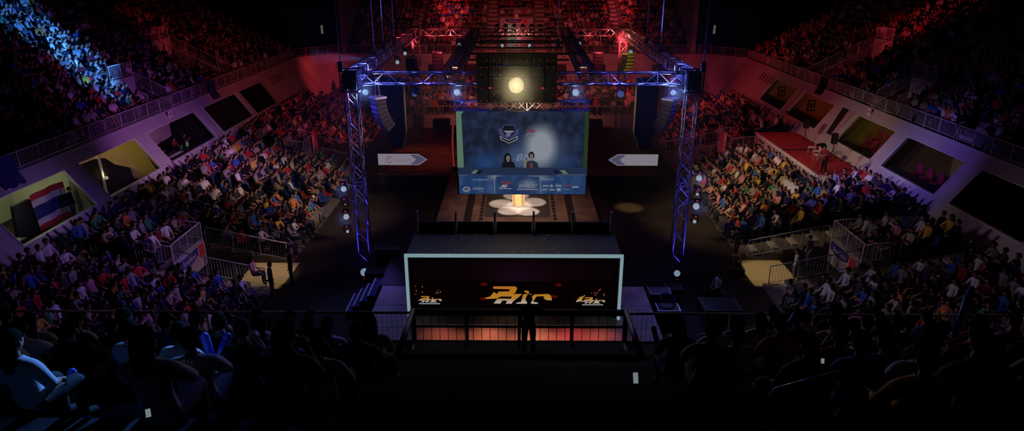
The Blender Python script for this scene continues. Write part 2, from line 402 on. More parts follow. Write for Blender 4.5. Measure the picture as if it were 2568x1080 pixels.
# vomitory parapets in the stands (structure)
def vom_walls(s, c, h, d, ztop):
    mb = MB(); v = s.v0+d
    mb.box(c-h, c+h, v-.02, v+.15, s.base, ztop)
    mb.v = [s.fx(*p) for p in mb.v]
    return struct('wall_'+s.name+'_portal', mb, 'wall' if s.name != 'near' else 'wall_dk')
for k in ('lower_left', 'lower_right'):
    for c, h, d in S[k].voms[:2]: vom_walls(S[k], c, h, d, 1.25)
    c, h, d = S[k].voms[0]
    mb = MB(); mb.box(c-h, c+h, S[k].v0+1.9, S[k].v0+d, .021, .03); mb.v = [S[k].fx(*p) for p in mb.v]; struct('floor_shade_'+k, mb, 'black')  # black sheet laid over the inner floor in place of its shade
    mb = MB(); mb.box(c-h, c+h, S[k].v0-.35, S[k].v0+1.9, .021, .03); mb.v = [S[k].fx(*p) for p in mb.v]; struct('floor_landing_'+k, mb, mat('landing_'+k, (.62, .48, .22), .8))
for k in ('upper_left', 'upper_right'):
    for c, h, d in S[k].voms[1:]: vom_walls(S[k], c, h, d, 5.1+d*.5+.75)
vom_walls(S['upper_far'], -.2, 1.9, 5.1, 8.5); vom_walls(S['near'], .05, 2.6, .8, 6.1)
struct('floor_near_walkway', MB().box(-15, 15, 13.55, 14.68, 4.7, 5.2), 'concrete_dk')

# ------------------------------------------------------------------ railings
def railing(p, q, h, label, m='rail', post=1.3, bar=.13, lift=.1, r=.028, name='railing', group=None, lean=0., grille=True, pr=.024, br=.009):
    p = Vector(p); q = Vector(q); d = q-p; L = d.length; up = Vector((0, 0, 1))
    t = thing(name, label, 'railing', p, 0, group)
    q0 = d; o = Vector((0, 0, 0))
    MB().tube(o+up*h, q0+up*h, r, 8).obj('top_rail', m, t, True)
    MB().tube(o+up*lift, q0+up*lift, r*.7, 6).obj('bottom_rail', m, t, True)
    n = max(1, round(L/post))
    for i in range(n+1):
        b = q0*(i/n); MB().tube(b, b+up*h, pr, 6).obj('post', 'rail' if m == 'rail_dk' else m, t)
    if grille:
        g = MB(); k = max(2, int(L/bar))
        for i in range(1, k):
            b = q0*(i/k); g.tube(b+up*lift, b+up*(h-.01), br, 3)
        g.obj('baluster_grille', m, t)
    return t
RH = .82
for sg, nm, xr in ((-1, 'left', -23.05), (1, 'right', 23.65)):
    ys = [20., 36.6, 44.2, 50.0] if sg < 0 else [20., 35.6, 44.6, 51.6]
    lab = ['above the dark windows nearest the camera', 'above the second and third windows', 'above the middle windows', 'above the far plain wall']
    if sg < 0: lab[0] = 'above the flag window and lamp window'
    segs = list(zip(ys, ys[1:]+[70.4]))
    for (a, b), l in zip(segs, lab):
        railing((xr, a+.1, 5.2), (xr, b-.1 if b < 70 else b, 5.2), RH, 'pale balcony railing on the %s side wall %s' % (nm, l), post=1.4 if sg > 0 else 1.35, bar=.14)
    railing((xr, 70.4, 5.2), (sg*19.5, 74.05, 5.2), RH, 'pale balcony railing bending round the far %s corner' % nm)
for a, b, l in ((-19.4, -10, 'left end'), (-9.9, 0, 'left of the centre'), (.1, 9.9, 'right of the centre'), (10, 19.6, 'right end')):
    railing((a, 74.15, 5.2), (b, 74.15, 5.2), RH, 'red-lit balcony railing along the far wall, %s section' % l, bar=.16)
for a, b, l in ((-11., -5.6, 'left outer'), (-5.5, -.1, 'left inner'), (.1, 5.6, 'right inner'), (5.7, 11.2, 'right outer')):
    railing((a, 59.3, 1.6), (b, 59.3, 1.6), .72, 'pale railing in front of the low far rows, %s section' % l, bar=.15)
struct('wall_far_low', MB().box(-10.7, 10.9, 59.2, 59.38, 0, 1.6), 'wall')
# lower stand stairwells: one railing along the inner parapet, one down each side
def stairwell(k, j, nm):
    s = S[k]; c, h, d = s.voms[j]; v1 = s.v0+d; f = s.fx; zt = 1.25
    railing(f(c-h, v1+.06, zt), f(c+h, v1+.06, zt), .95, 'pale railing on the parapet over the %s' % nm, post=1.35, bar=.12)
    for e, w in ((-1, 'near'), (1, 'far')):
        u = c+e*(h+.05)
        railing(f(u, s.v0+.25, s.zr(0)-.05), f(u, v1-.1, s.zr(int(d/s.pitch))), .95, 'sloping stair railing on the %s side of the %s' % (w, nm), post=1.5, bar=.14 if 'left' in k or e < 0 else .3)
        railing(f(u, v1+.06, zt), f(u, v1+1.7, zt+.2), .9, 'short return railing behind the %s, %s end' % (nm, w), post=.85, bar=.14)
stairwell('lower_left', 0, 'left stairwell with the yellow landing')
stairwell('lower_right', 0, 'right stairwell with the yellow landing')
stairwell('lower_left', 1, 'left stairwell beside the rig')
stairwell('lower_right', 1, 'right stairwell beside the rig')
# balcony stairwells
for k, sd in (('upper_left', 'left'), ('upper_right', 'right')):
    for j, (c, h, d) in enumerate(S[k].voms[1:]):
        s = S[k]; f = s.fx; zt = 5.1+d*.5+.75; nm = 'entrance of the %s balcony' % sd; wh = 'near' if j == 0 else 'far'
        railing(f(c-h, s.v0+d+.06, zt), f(c+h, s.v0+d+.06, zt), .9, 'railing on top of the %s %s' % (wh, nm))
        for e, w in ((-1, 'near'), (1, 'far')):
            u = c+e*(h-.02)
            railing(f(u, s.v0+.5, 5.3), f(u, s.v0+d, 5.25+d*.47), .95, 'stair railing on the %s side of the %s %s' % (w, wh, nm))
railing((-2.1, 79.45, 8.5), (1.7, 79.45, 8.5), 1.05, 'red-lit railing on top of the far balcony entrance', post=1.9, bar=.13)
for y0, sd, x in ((34.5, 'left', -1), (35.5, 'right', 1)):
    s = S['upper_left' if x < 0 else 'upper_right']
    railing(s.fx(y0-.7, s.v0+.9, 5.2), s.fx(y0-.7, s.v0+6.6, 8.0), .9, 'bare stair handrail climbing the dark aisle of the %s balcony' % sd, grille=False, post=2.)
# near balcony railing and the gate bay in its middle
NZ = 5.2
for a, b, l in ((-15, -9., 'left outer'), (-8.95, -2.62, 'left inner'), (2.72, 9., 'right inner'), (9.05, 15, 'right outer')):
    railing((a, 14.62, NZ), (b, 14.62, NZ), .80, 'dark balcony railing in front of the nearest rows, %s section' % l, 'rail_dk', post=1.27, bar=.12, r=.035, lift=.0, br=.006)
gate = railing((-2.55, 14.62, 5.05), (2.65, 14.62, 5.05), .97, 'black gate railing across the central gangway over the glowing stage', 'black', post=1.3, bar=.2, r=.085, pr=.04)
MB().tube((.05, 0, .58), (5.15, 0, .58), .04, 6).obj('middle_rail', 'rail_dk', gate)
for sg, w in ((-1, 'left'), (1, 'right')):
    x = .05+sg*2.62
    railing((x, 12.4, 5.2), (x, 14.6, 5.1), .97, 'thick black railing on the %s side of the central gangway opening' % w, 'black', post=1.1, bar=.16, r=.07)

# cloths hung over the side railings, notices on the walls
def hung(x, y, w, sg, label, m='navy', z0=4.72, z1=6.03):
    mb = MB()
    for i in range(6):
        a, b = y-w/2+w*i/6, y-w/2+w*(i+1)/6; k = .03*(i % 2)
        xa, xb = x-sg*(.1+k), x-sg*(.13-k)
        zb0, zb1 = z0+.06*math.sin(i*2.), z0+.06*math.sin(i*2.+2)
        lo, l2 = xw(sg, zb0)-sg*(.05+k), xw(sg, zb1)-sg*(.08-k); mi = xw(sg, 5.15)-sg*.12; zm = 5.2
        f = [(xa, a, z1), (xb, b, z1), (mi, b, zm), (mi, a, zm), (l2, b, zb1), (lo, a, zb0)]; g = [(p[0]+sg*.035, p[1], p[2]) for p in f]
        mb.add(f+g, [(0, 1, 2, 3), (3, 2, 4, 5), (9, 8, 7, 6), (11, 10, 8, 9), (0, 6, 7, 1), (5, 4, 10, 11)])
    tag(mb.obj('hanging_cloth', m), label, 'cloth')
hung(-23.05, 28.6, 1.3, -1, 'dark blue cloth hung over the left balcony railing above the flag window')
hung(-23.05, 50.1, 1.1, -1, 'dark blue cloth hung over the left balcony railing by the middle windows')
hung(23.65, 52.2, 1.1, 1, 'dark cloth hung over the right balcony railing beside the red platform', 'blackcloth')
def notice(p, sg, label, face='x'):
    t = thing('wall_notice', label, 'notice', p)
    MB().box(-.02, .02, -.2, .2, -.32, .32).obj('paper_sheet', 'paper', t)
    MB().add([(-sg*.025, -.12, .05), (-sg*.025, .12, .05), (-sg*.025, .1, .2), (-sg*.025, -.1, .2)], [(0, 1, 2, 3)]).obj('red_mark', 'flag_red', t)
notice((xw(-1, 4.9)+.1, 43.0, 4.85), -1, 'white paper notice on the left side wall above the third window')
notice((xw(1, 4.9)-.1, 44.2, 4.85), 1, 'white paper notice on the right side wall above the seat-filled window')
notice((-28.5, 55.3, 7.9), -1, 'white notice on the far entrance wall of the left balcony')
notice((28.9, 54.6, 7.9), 1, 'white notice on the far entrance wall of the right balcony')

# sponsor banners on the stairwell parapets
def banner(o, ux, w, h, label):
    """o: lower middle of the face, ux: unit vector along the text, outward normal = ux x up"""
    ux = Vector(ux); up = Vector((0, 0, 1)); n = ux.cross(up)
    mt = Matrix(((ux.x, up.x, n.x, o[0]), (ux.y, up.y, n.y, o[1]), (ux.z, up.z, n.z, o[2]), (0, 0, 0, 1)))
    t = thing('sponsor_banner', label, 'banner', (0, 0, 0)); t.matrix_world = mt
    MB().box(-w/2, w/2, 0, h, -.03, 0).obj('banner_sheet', 'ban_white', t)
    q = [(-w/2+.04, h-.03)] + [(-w/2+.04+(w*.72)*i/10, .12*h+.5*h*(2*i/10-1)**2*.55) for i in range(11)] + [(w*.25, h-.03)]
    MB().prism([(a, b) for a, b in q], 'z', .001, .006).obj('blue_field', 'ban_blue', t)
    MB().box(w*.28, w/2-.02, .03, h-.03, .001, .006).obj('red_field', 'ban_red', t)
    MB().prism([(-w/2+.02, .02), (w*.27, .02), (w*.27, .16*h), (-w*.1, .06*h)], 'z', .001, .006).obj('orange_edge', 'ban_orange', t)
    lettering('BreAmo', .48*h, Matrix.Translation((-w*.12, h*.52, .008)) @ Matrix.Rotation(.03, 4, 'Z'), 'ban_white', t, 'banner_lettering', .2, 1.15)
    return t
sl, sr = S['lower_left'], S['lower_right']
banner((-(sl.v0+4.3)+.06, 29.2, .55), (0, 1, 0), 2.5, .72, 'blue and red sponsor banner under the parapet railing of the left stairwell')
banner((sr.v0+4.3-.06, 29.7, .55), (0, -1, 0), 2.6, .72, 'blue and red sponsor banner under the parapet railing of the right stairwell')
banner((-.2, 79.28, 7.86), (1, 0, 0), 2.6, .54, 'sponsor banner over the far balcony entrance door')
t = thing('entrance_door', 'lit doorway under the banner of the far balcony entrance', 'door', (-.2, 79.3, 5.15))
MB().box(-1.05, 0, -.08, 0, 0, 2.55).obj('lit_opening', 'doorlight', t); MB().box(.03, 1.1, -.08, 0, 0, 2.55).obj('door_leaf', 'room_p', t); MB().box(-1.12, -1.05, -.12, 0, 0, 2.6).obj('door_frame', 'rail', t)
t = thing('wall_box', 'small pale box under the railing of the far balcony entrance', 'box', (-.2, 79.3, 8.42)); MB().box(-.2, .2, -.18, 0, 0, .5).obj('box_case', 'paper', t); MB().box(-.16, .16, -.2, -.18, .05, .45).obj('box_lid', 'trim', t)

# ------------------------------------------------------------------ people
def jmesh(J, E, root, lvl):
    """grow one continuous skin over a skeleton of joints"""
    names = list(J); idx = {n: i for i, n in enumerate(names)}
    me = bpy.data.meshes.new('body_rig'); me.from_pydata([J[n][0] for n in names], [(idx[a], idx[b]) for a, b in E], [])
    o = bpy.data.objects.new('body_rig', me); COL.objects.link(o)
    md = o.modifiers.new('skin', 'SKIN'); md.use_smooth_shade = True; md.branch_smoothing = .4
    for n in names:
        r = J[n][1]; sv = me.skin_vertices[0].data[idx[n]]; sv.radius = (r, r) if not isinstance(r, tuple) else r
        sv.use_root = (n == root)
    if lvl:
        ss = o.modifiers.new('sub', 'SUBSURF'); ss.levels = lvl; ss.render_levels = lvl
    ev = o.evaluated_get(bpy.context.evaluated_depsgraph_get()); m2 = ev.to_mesh()
    V = [tuple(v.co) for v in m2.vertices]; F = [tuple(p.vertices) for p in m2.polygons]; N = [tuple(v.normal) for v in m2.vertices]
    ev.to_mesh_clear(); bpy.data.objects.remove(o); bpy.data.meshes.remove(me)
    return V, F, N
def seg_d(p, a, b):
    ab = b-a; t = max(0, min(1, (p-a).dot(ab)/max(ab.length_squared, 1e-9))); return (p-(a+ab*t)).length

def skeleton(pose):
    """joint positions for a pose, facing +y, feet on z=0"""
    ln = pose.get('lean', 0.); sw = pose.get('sh', .18); st = pose.get('stand', False); tw = pose.get('turn', 0.)
    pz = .92 if st else .52
    P = Vector((0, 0, pz)); T = Vector((0, math.sin(ln), math.cos(ln)))
    J = {}
    J['pelvis'] = (P, (.155, .115) if st else (.15, .13)); J['waist'] = (P+T*.17, (.135, .105)); J['chest'] = (P+T*.36, (.165, .115)); J['collar'] = (P+T*.475, (.10, .085))
    J['neck'] = (P+T*.545+Vector((0, .015, 0)), .055); hd = P+T*.60+Vector((0, .03, .045)); J['skull'] = (hd, .055)
    E = [('pelvis', 'waist'), ('waist', 'chest'), ('chest', 'collar'), ('collar', 'neck'), ('neck', 'skull')]
    hand = {}
    for s, k in ((-1, 'l'), (1, 'r')):
        sh = P+T*.455+Vector((s*sw, 0, 0)); el = Vector(pose['el'+k]); wr = Vector(pose['wr'+k])
        if not pose.get('abs'):
            el = P+Vector(el); wr = P+Vector(wr)
        el.x *= 1; 
        J['sh'+k] = (sh, .066); J['el'+k] = (el, .046); J['wr'+k] = (wr, .032)
        E += [('collar', 'sh'+k), ('sh'+k, 'el'+k), ('el'+k, 'wr'+k)]
        dr = (wr-el).normalized(); hand[k] = (wr, dr)
        if st:
            hp = P+Vector((s*.095, 0, -.06)); kn = Vector((s*.11+pose.get('kx'+k, 0), pose.get('ky'+k, .03), .49)); an = Vector((s*.12+pose.get('ax'+k, 0), pose.get('ay'+k, -.03), .09))
        else:
            sp = pose.get('spread', .13); hp = P+Vector((s*.10, .03, -.02)); kn = Vector((s*sp, .44, .53)); an = Vector((s*(sp-.02), pose.get('foot', .42), .09))
        toe = an+Vector((s*.015, .15, -.045))
        J['hip'+k] = (hp, .10); J['kn'+k] = (kn, .066); J['an'+k] = (an, .042); J['toe'+k] = (toe, (.04, .032))
        E += [('pelvis', 'hip'+k), ('hip'+k, 'kn'+k), ('kn'+k, 'an'+k), ('an'+k, 'toe'+k)]
    return J, E, hd, hand

def head_verts(nu, nv):
    V = []; F = []
    mb = MB().ellip((0, 0, 0), (1, 1, 1), nu, nv)
    for (x, y, z) in mb.v:
        X, Y, Z = x*.076, y*.096, z*.118
        if z < 0: X *= 1-.28*(-z)**1.6; Y *= 1-(.30 if y < 0 else .08)*(-z)**1.5
        if y > .3:
            Y += .026*math.exp(-(X/.015)**2-((Z+.018)/.026)**2)
            for s in (-1, 1): Y -= .010*math.exp(-((X-s*.032)/.018)**2-((Z-.012)/.016)**2)
            Y += .007*math.exp(-(X/.03)**2-((Z+.062)/.012)**2) + .010*math.exp(-(X/.028)**2-((Z+.10)/.02)**2)
        V.append((X, Y, Z))
    return V, mb.f

def hand_mb(mb, wr, d, side, curl):
    """palm and five bent fingers continuing the forearm direction d"""
    d = Vector(d).normalized(); up = Vector((0, 0, 1)) if abs(d.z) < .8 else Vector((0, -1, 0))
    w = d.cross(up).normalized()*(1 if side == 'r' else -1); n = w.cross(d).normalized()*(1 if side == 'r' else -1)
    # palm
    p0 = wr-d*.015; p1 = wr+d*.085
    c = [p0+w*.026, p0-w*.026, p1-w*.042, p1+w*.042]
    mb.add([q+n*.014 for q in c]+[q-n*.014 for q in c], [(0, 1, 2, 3), (7, 6, 5, 4), (0, 4, 5, 1), (1, 5, 6, 2), (2, 6, 7, 3), (3, 7, 4, 0)])
    for i, (off, L) in enumerate(((-.033, .062), (-.011, .074), (.011, .080), (.033, .072))):
        a = p1-d*.006+w*off; ang = 0
        for j, k in enumerate((.45, .33, .24)):
            ang += curl*(.55+.06*i)
            dd = (d*math.cos(ang)-n*math.sin(ang)); b = a+dd*L*k
            mb.tube(a, b, .0092-.0012*j, 5, .0088-.0014*j); a = b
    a = wr+d*.02+w*.028; 
    for j, k in enumerate((.034, .028)):
        dd = (d*.75+w*(.65-.35*j)-n*.25*(j+1)).normalized(); b = a+dd*k; mb.tube(a, b, .0105-.001*j, 5, .009); a = b

BONES = {'torso': [('pelvis', 'waist'), ('waist', 'chest'), ('chest', 'collar'), ('collar', 'shl'), ('collar', 'shr')], 'uarm': [('shl', 'ell'), ('shr', 'elr')], 'farm': [('ell', 'wrl'), ('elr', 'wrr')],
         'leg': [('pelvis', 'hipl'), ('pelvis', 'hipr'), ('hipl', 'knl'), ('hipr', 'knr')], 'calf': [('knl', 'anl'), ('knr', 'anr')], 'foot': [('anl', 'toel'), ('anr', 'toer')], 'neck': [('neck', 'skull'), ('collar', 'neck')]}
def classify(V, F, J):
    segs = [(c, Vector(J[a][0]), Vector(J[b][0])) for c, l in BONES.items() for a, b in l]; out = []
    for f in F:
        p = sum((Vector(V[i]) for i in f), Vector())/len(f)
        out.append(min(segs, key=lambda s: seg_d(p, s[1], s[2]) - (.03 if s[0] == 'torso' else 0))[0])
    return out
def submesh(name, V, N, F, off, m):
    used = sorted({i for f in F for i in f}); ix = {v: i for i, v in enumerate(used)}
    me = bpy.data.meshes.new(name)
    me.from_pydata([tuple(Vector(V[i])+Vector(N[i])*off) for i in used], [], [tuple(ix[i] for i in f) for f in F])
    me.shade_smooth(); me.materials.append(M[m]); return me

LAP = dict(ell=(-.25, .02, .22), elr=(.25, .02, .22), wrl=(-.1, .25, .10), wrr=(.1, .25, .10))
POSES = {
    'lap': dict(LAP, lean=-.12), 'forward': dict(lean=.5, ell=(-.23, .36, .14), elr=(.23, .36, .14), wrl=(-.05, .44, .24), wrr=(.05, .46, .20)),
    'folded': dict(lean=-.12, ell=(-.25, .13, .25), elr=(.25, .13, .25), wrl=(.06, .22, .30), wrr=(-.07, .26, .27)),
    'recline': dict(lean=-.27, spread=.2, foot=.6, ell=(-.27, .0, .2), elr=(.27, .0, .2), wrl=(-.16, .24, .12), wrr=(.15, .25, .12)),
    'phone': dict(lean=.1, ell=(-.22, .2, .24), elr=(.22, .2, .24), wrl=(-.05, .36, .40), wrr=(.06, .36, .42)),
    'raise': dict(ell=(-.25, .02, .22), elr=(.27, .2, .58), wrl=(-.1, .25, .10), wrr=(.22, .26, .82)),
    'cheer': dict(ell=(-.30, .12, .62), elr=(.30, .12, .62), wrl=(-.24, .2, .88), wrr=(.24, .2, .88)),
    'clap': dict(lean=.05, ell=(-.24, .16, .2), elr=(.24, .16, .2), wrl=(-.035, .36, .30), wrr=(.035, .36, .30)),
    'stand': dict(stand=True, ell=(-.25, -.02, .2), elr=(.25, -.02, .2), wrl=(-.23, .08, -.06), wrr=(.23, .08, -.06)),
    'stand_camera': dict(stand=True, lean=.12, ayl=-.2, ayr=.15, kyr=.14, ell=(-.22, .2, .24), elr=(.22, .2, .24), wrl=(-.06, .38, .42), wrr=(.06, .38, .42)),
    'stand_lean': dict(stand=True, lean=.22, axr=.05, ell=(-.24, .12, .28), elr=(.34, .1, .22), wrl=(-.12, .34, .2), wrr=(.46, .24, .02)),
    'stand_point': dict(stand=True, ell=(-.24, .0, .2), elr=(.38, .1, .30), wrl=(-.2, .12, -.04), wrr=(.56, .2, .16)),
}
PTEXT = {'lap': 'hands in lap', 'forward': 'leaning forward', 'folded': 'arms folded', 'recline': 'leaning back', 'phone': 'hands at face', 'raise': 'one arm up', 'cheer': 'both arms up', 'clap': 'clapping'}
PROTO = {}
def proto(pose, hairstyle, sleeve, lod):
    key = (pose, hairstyle, sleeve, lod)
    if key in PROTO: return PROTO[key]
    J, E, hd, hand = skeleton(POSES[pose])
    bk = ('B', pose, lod)
    if bk not in PROTO:
        V, F, N = jmesh(J, E, 'pelvis', lod); PROTO[bk] = (V, F, N, classify(V, F, J))
    V, F, N, cl = PROTO[bk]
    nu, nv = ((8, 6), (14, 10), (22, 16))[lod]
    hv, hf = head_verts(nu, nv)
    H = hd+Vector((0, .015, .052))
    body = MB(); body.add(V, F); body.add([Vector(p)+H for p in hv], hf)
    if lod:
        for s in (-1, 1): body.ellip(H+Vector((s*.078, -.008, -.005)), (.012, .022, .034), 6, 5)
        e0 = len(body.f)
        for s in (-1, 1): body.ellip(H+Vector((s*.031, .083, .012)), (.013, .009, .007), 6, 4)
        e1 = len(body.f); body.ellip(H+Vector((0, .089, -.062)), (.022, .008, .006), 6, 4); e2 = len(body.f)
        for k in 'lr': hand_mb(body, hand[k][0], hand[k][1], k, .55)
    me = body.mesh('person', True); me.materials.append(M['skin']); me.materials.append(M['eye']); me.materials.append(M['lip'])
    if lod:
        for p in me.polygons[e0:e2]: p.material_index = 1 if p.index < e1 else 2
    # hair
    hs = MB(); keep = []
    for (x, y, z) in hv:
        g = 1.11 if hairstyle != 'cap' else 1.10
        gg = g+(random.uniform(-.035, .045) if lod == 2 else random.uniform(-.02, .02)); hs.v.append(tuple(H+Vector((x*gg, y*gg-.004, z*gg+.006))))
    for f in hf:
        c = sum((Vector(hv[i]) for i in f), Vector())/len(f)
        if c.z > (.62*c.y if c.y > 0 else .95*c.y)-.004+(.02 if hairstyle == 'cap' else 0): hs.f.append(f)
    if hairstyle == 'long':
        pts = [(H+Vector((0, -.05, .05)), (.088, .065)), (H+Vector((0, -.075, -.06)), (.095, .055)), (H+Vector((0, -.10, -.19)), (.085, .04)), (H+Vector((0, -.115, -.27)), (.05, .02))]
        n = 10; b = len(hs.v)
        for c, (rx, ry) in pts: hs.v += [tuple(c+Vector((rx*math.cos(2*PI*i/n), ry*math.sin(2*PI*i/n), 0))) for i in range(n)]
        for j in range(3):
            for i in range(n): hs.f.append((b+j*n+i, b+j*n+(i+1) % n, b+(j+1)*n+(i+1) % n, b+(j+1)*n+i))
    if hairstyle == 'cap':
        b = H+Vector((0, .085, .045)); hs.add([b+Vector((-.07, 0, 0)), b+Vector((.07, 0, 0)), b+Vector((.055, .085, -.012)), b+Vector((-.055, .085, -.012)), b+Vector((-.07, 0, .012)), b+Vector((.07, 0, .012)), b+Vector((.055, .085, 0)), b+Vector((-.055, .085, 0))], [(0, 1, 2, 3), (7, 6, 5, 4), (0, 4, 5, 1), (1, 5, 6, 2), (2, 6, 7, 3), (3, 7, 4, 0)])
    hm = hs.mesh('hair', True); hm.materials.append(M['hair'])
    sf = [f for f, c in zip(F, cl) if c in (('torso', 'uarm', 'farm') if sleeve == 'long' else ('torso', 'uarm'))]
    tf = [f for f, c in zip(F, cl) if c in ('leg', 'calf')]
    ff = [f for f, c in zip(F, cl) if c == 'foot']; cx_ = lambda f: sum(V[i][0] for i in f)
    r = PROTO[key] = dict(body=me, hair=hm, shirt=submesh('shirt', V, N, sf, .014, 'cloth'), trousers=submesh('trousers', V, N, tf, .012, 'cloth'), shl=submesh('shoe', V, N, [f for f in ff if cx_(f) < 0], .012, 'cloth'), shr=submesh('shoe', V, N, [f for f in ff if cx_(f) >= 0], .012, 'cloth'), H=H, hand=hand)
    return r

SHIRTS = [('black', (.008, .008, .010), 22), ('navy', (.015, .02, .07), 13), ('charcoal', (.05, .05, .055), 11), ('white', (.72, .70, .70), 15), ('grey', (.28, .28, .29), 9), ('red', (.50, .03, .03), 9), ('blue', (.04, .12, .45), 7),
          ('maroon', (.18, .02, .03), 4), ('beige', (.48, .40, .28), 5), ('yellow', (.65, .45, .06), 2), ('green', (.05, .22, .12), 3), ('pink', (.62, .28, .34), 3), ('orange', (.6, .2, .05), 2)]
TROUS = [(.03, .04, .085), (.012, .012, .015), (.09, .11, .16), (.20, .16, .11), (.05, .05, .05), (.16, .18, .22)]
HAIR = [(.010, .008, .007), (.014, .010, .008), (.03, .018, .011)]
def pick(lst):
    r = rnd()*sum(x[2] for x in lst)
    for x in lst:
        r -= x[2]
        if r <= 0: return x
    return lst[0]
def person(p, rz, pose, shirt, hairstyle='short', sleeve='short', lod=1, label='', group=None, trousers=None, haircol=None, sc=1., name='person'):
    q = proto(pose, hairstyle, sleeve, lod)
    b = link(name, q['body']); b.location = p; b.rotation_euler = (0, 0, rz); b.scale = (sc, sc, sc)
    tag(b, label, 'person', group)
    for n, k, c in (('shirt', 'shirt', shirt), ('trousers', 'trousers', trousers or random.choice(TROUS)), ('shoe', 'shl', (.03, .03, .035)), ('shoe', 'shr', (.03, .03, .035)), ('cap' if hairstyle == 'cap' else 'hair', 'hair', haircol or random.choice(HAIR))):
        o = link(n, q[k], b); o.color = (*c, 1)
    return b

# --- choose who is an individual and who is in the crowd
cp, sp_ = math.cos(R(20.4)), math.sin(R(20.4)); yw = R(.51)
CAM = Vector((0, 0, 14.))
FW = Vector((-math.sin(yw)*cp, math.cos(yw)*cp, -sp_)); RT = Vector((math.cos(yw), math.sin(yw), 0)); UP = RT.cross(FW)
def proj(p):
    d = Vector(p)-CAM; z = d.dot(FW); return 1284+1680*d.dot(RT)/z, 540-1680*d.dot(UP)/z, z

people = []      # (stand key, row, seat, u, v, z, world)
for k, s in S.items():
    sp = {'near': .60, 'lower_left': .53, 'lower_right': .53}.get(k, .52)
    for (i, n, u, v, z) in s.seats(sp):
        occ = {'near': .72, 'upper_left': .86, 'upper_right': .86, 'upper_far': .9, 'lower_far': .93}.get(k, .95)
        if k == 'near' and (i > 10 or i < 2): continue
        if k in ('lower_left', 'lower_right') and u > 63: continue
        if k == 'lower_right' and i >= 6 and 37.7 < u < 50.8: continue       # the red platform stands there
        if k == 'near' and (i < 6 and abs(u-.05) < 3.4 or i < 5 and u < -4.2 or i < 3 and u < -2.2 or i < 4 and u > 6.5): continue
        if k == 'lower_left' and i < 3 and (30.9 < u < 33.4 or 37.9 < u < 40) and rnd() < .5: continue
        if k == 'lower_right' and i > 5 and 28 < u < 33 and rnd() < .6: continue
        if rnd() > occ: continue
        jx, jy = (rnd()-.5)*.12, (rnd()-.5)*.1
        w = Vector(s.fx(u+jx, v+jy, z))
        x, y, zc = proj(w+Vector((0, 0, 1.1)))
        if not (-90 < x < 2660 and -60 < y < 1200) or zc < 1.: continue
        if k.startswith('lower') and y > 835: continue
        people.append([k, i, n, u, v, z, w, x, y, zc])
near = [p for p in people if p[0] == 'near' and p[8] < 1105]
rest = sorted((p for p in people if p[0] != 'near'), key=lambda p: p[9])
N_SPECIAL = 16
n_ind = max(0, 298-N_SPECIAL-len(near))
vis = [p for p in rest if p[0].startswith('lower') and p[8] < 765 and 0 < p[7] < 2568]
ind = vis[:n_ind]; ind_set = {id(p) for p in ind}
crowd = [p for p in rest if id(p) not in ind_set]
print('PEOPLE near', len(near), 'individual', len(ind), 'crowd', len(crowd))
posed = ['lap']*28+['folded']*14+['forward']*13+['recline']*30+['phone']*7+['clap']*6+['raise']*2
nearp = ['lap']*34+['folded']*18+['forward']*8+['recline']*8+['phone']*12+['clap']*6
hairs = ['short']*68+['long']*20+['cap']*10
def seatno(s, u):
    """how far along its row, counted away from the nearest landmark"""
    return u
held = []
for p in near:
    k, i, n, u, v, z, w, x, y, zc = p
    nm, col, _ = pick([x for x in SHIRTS if x[0] in ('white', 'grey', 'blue', 'navy', 'black')]+[SHIRTS[3]]*2 if -7.5 < u < -3.2 and i > 4 else SHIRTS); pose = random.choice(nearp); hs = random.choice(hairs)
    sd = 'left' if u < 0 else 'right'; no = max(1, round((abs(u-.1)-(1.5 if i > 2 else 2.9))/.6)+1)
    b = person(w, random.gauss(0, .12), pose, col, hs, 'long' if rnd() < .2 else 'short', 2 if zc < 9 else 1, sc=1.01+.09*rnd(),
               label='person in %s shirt, %s seat %s of the gangway, %s row behind the railing' % (nm, ordw(no), sd, ordw(i+1)))
    held.append((b, p, pose, nm))
for p in ind:
    k, i, n, u, v, z, w, x, y, zc = p
    s = S[k]; nm, col, _ = pick(SHIRTS); pose = random.choice(posed); hs = random.choice(hairs); sd = k.split('_')[1]
    c, h, d = s.voms[0]; no = max(1, round((abs(u-c)-h)/.53)+1); wh = 'before' if u < c else 'beyond'
    if i >= 4 and abs(u-c) < h: lab = 'person in %s shirt, %s, %s along behind %s stairwell parapet, %s row up' % (nm, PTEXT[pose], ordw(max(1, round((u-c+h)/.53)+1)), sd, ordw(i+1))
    else: lab = 'person in %s shirt, %s, %s seat %s the %s stairwell, %s row up' % (nm, PTEXT[pose], ordw(no), wh, sd, ordw(i+1))
    b = person(w, s.face+random.gauss(0, .2), pose, col, hs, 'long' if rnd() < .25 else 'short', 1, label=lab, sc=1.08+.09*rnd())
    held.append((b, p, pose, nm))
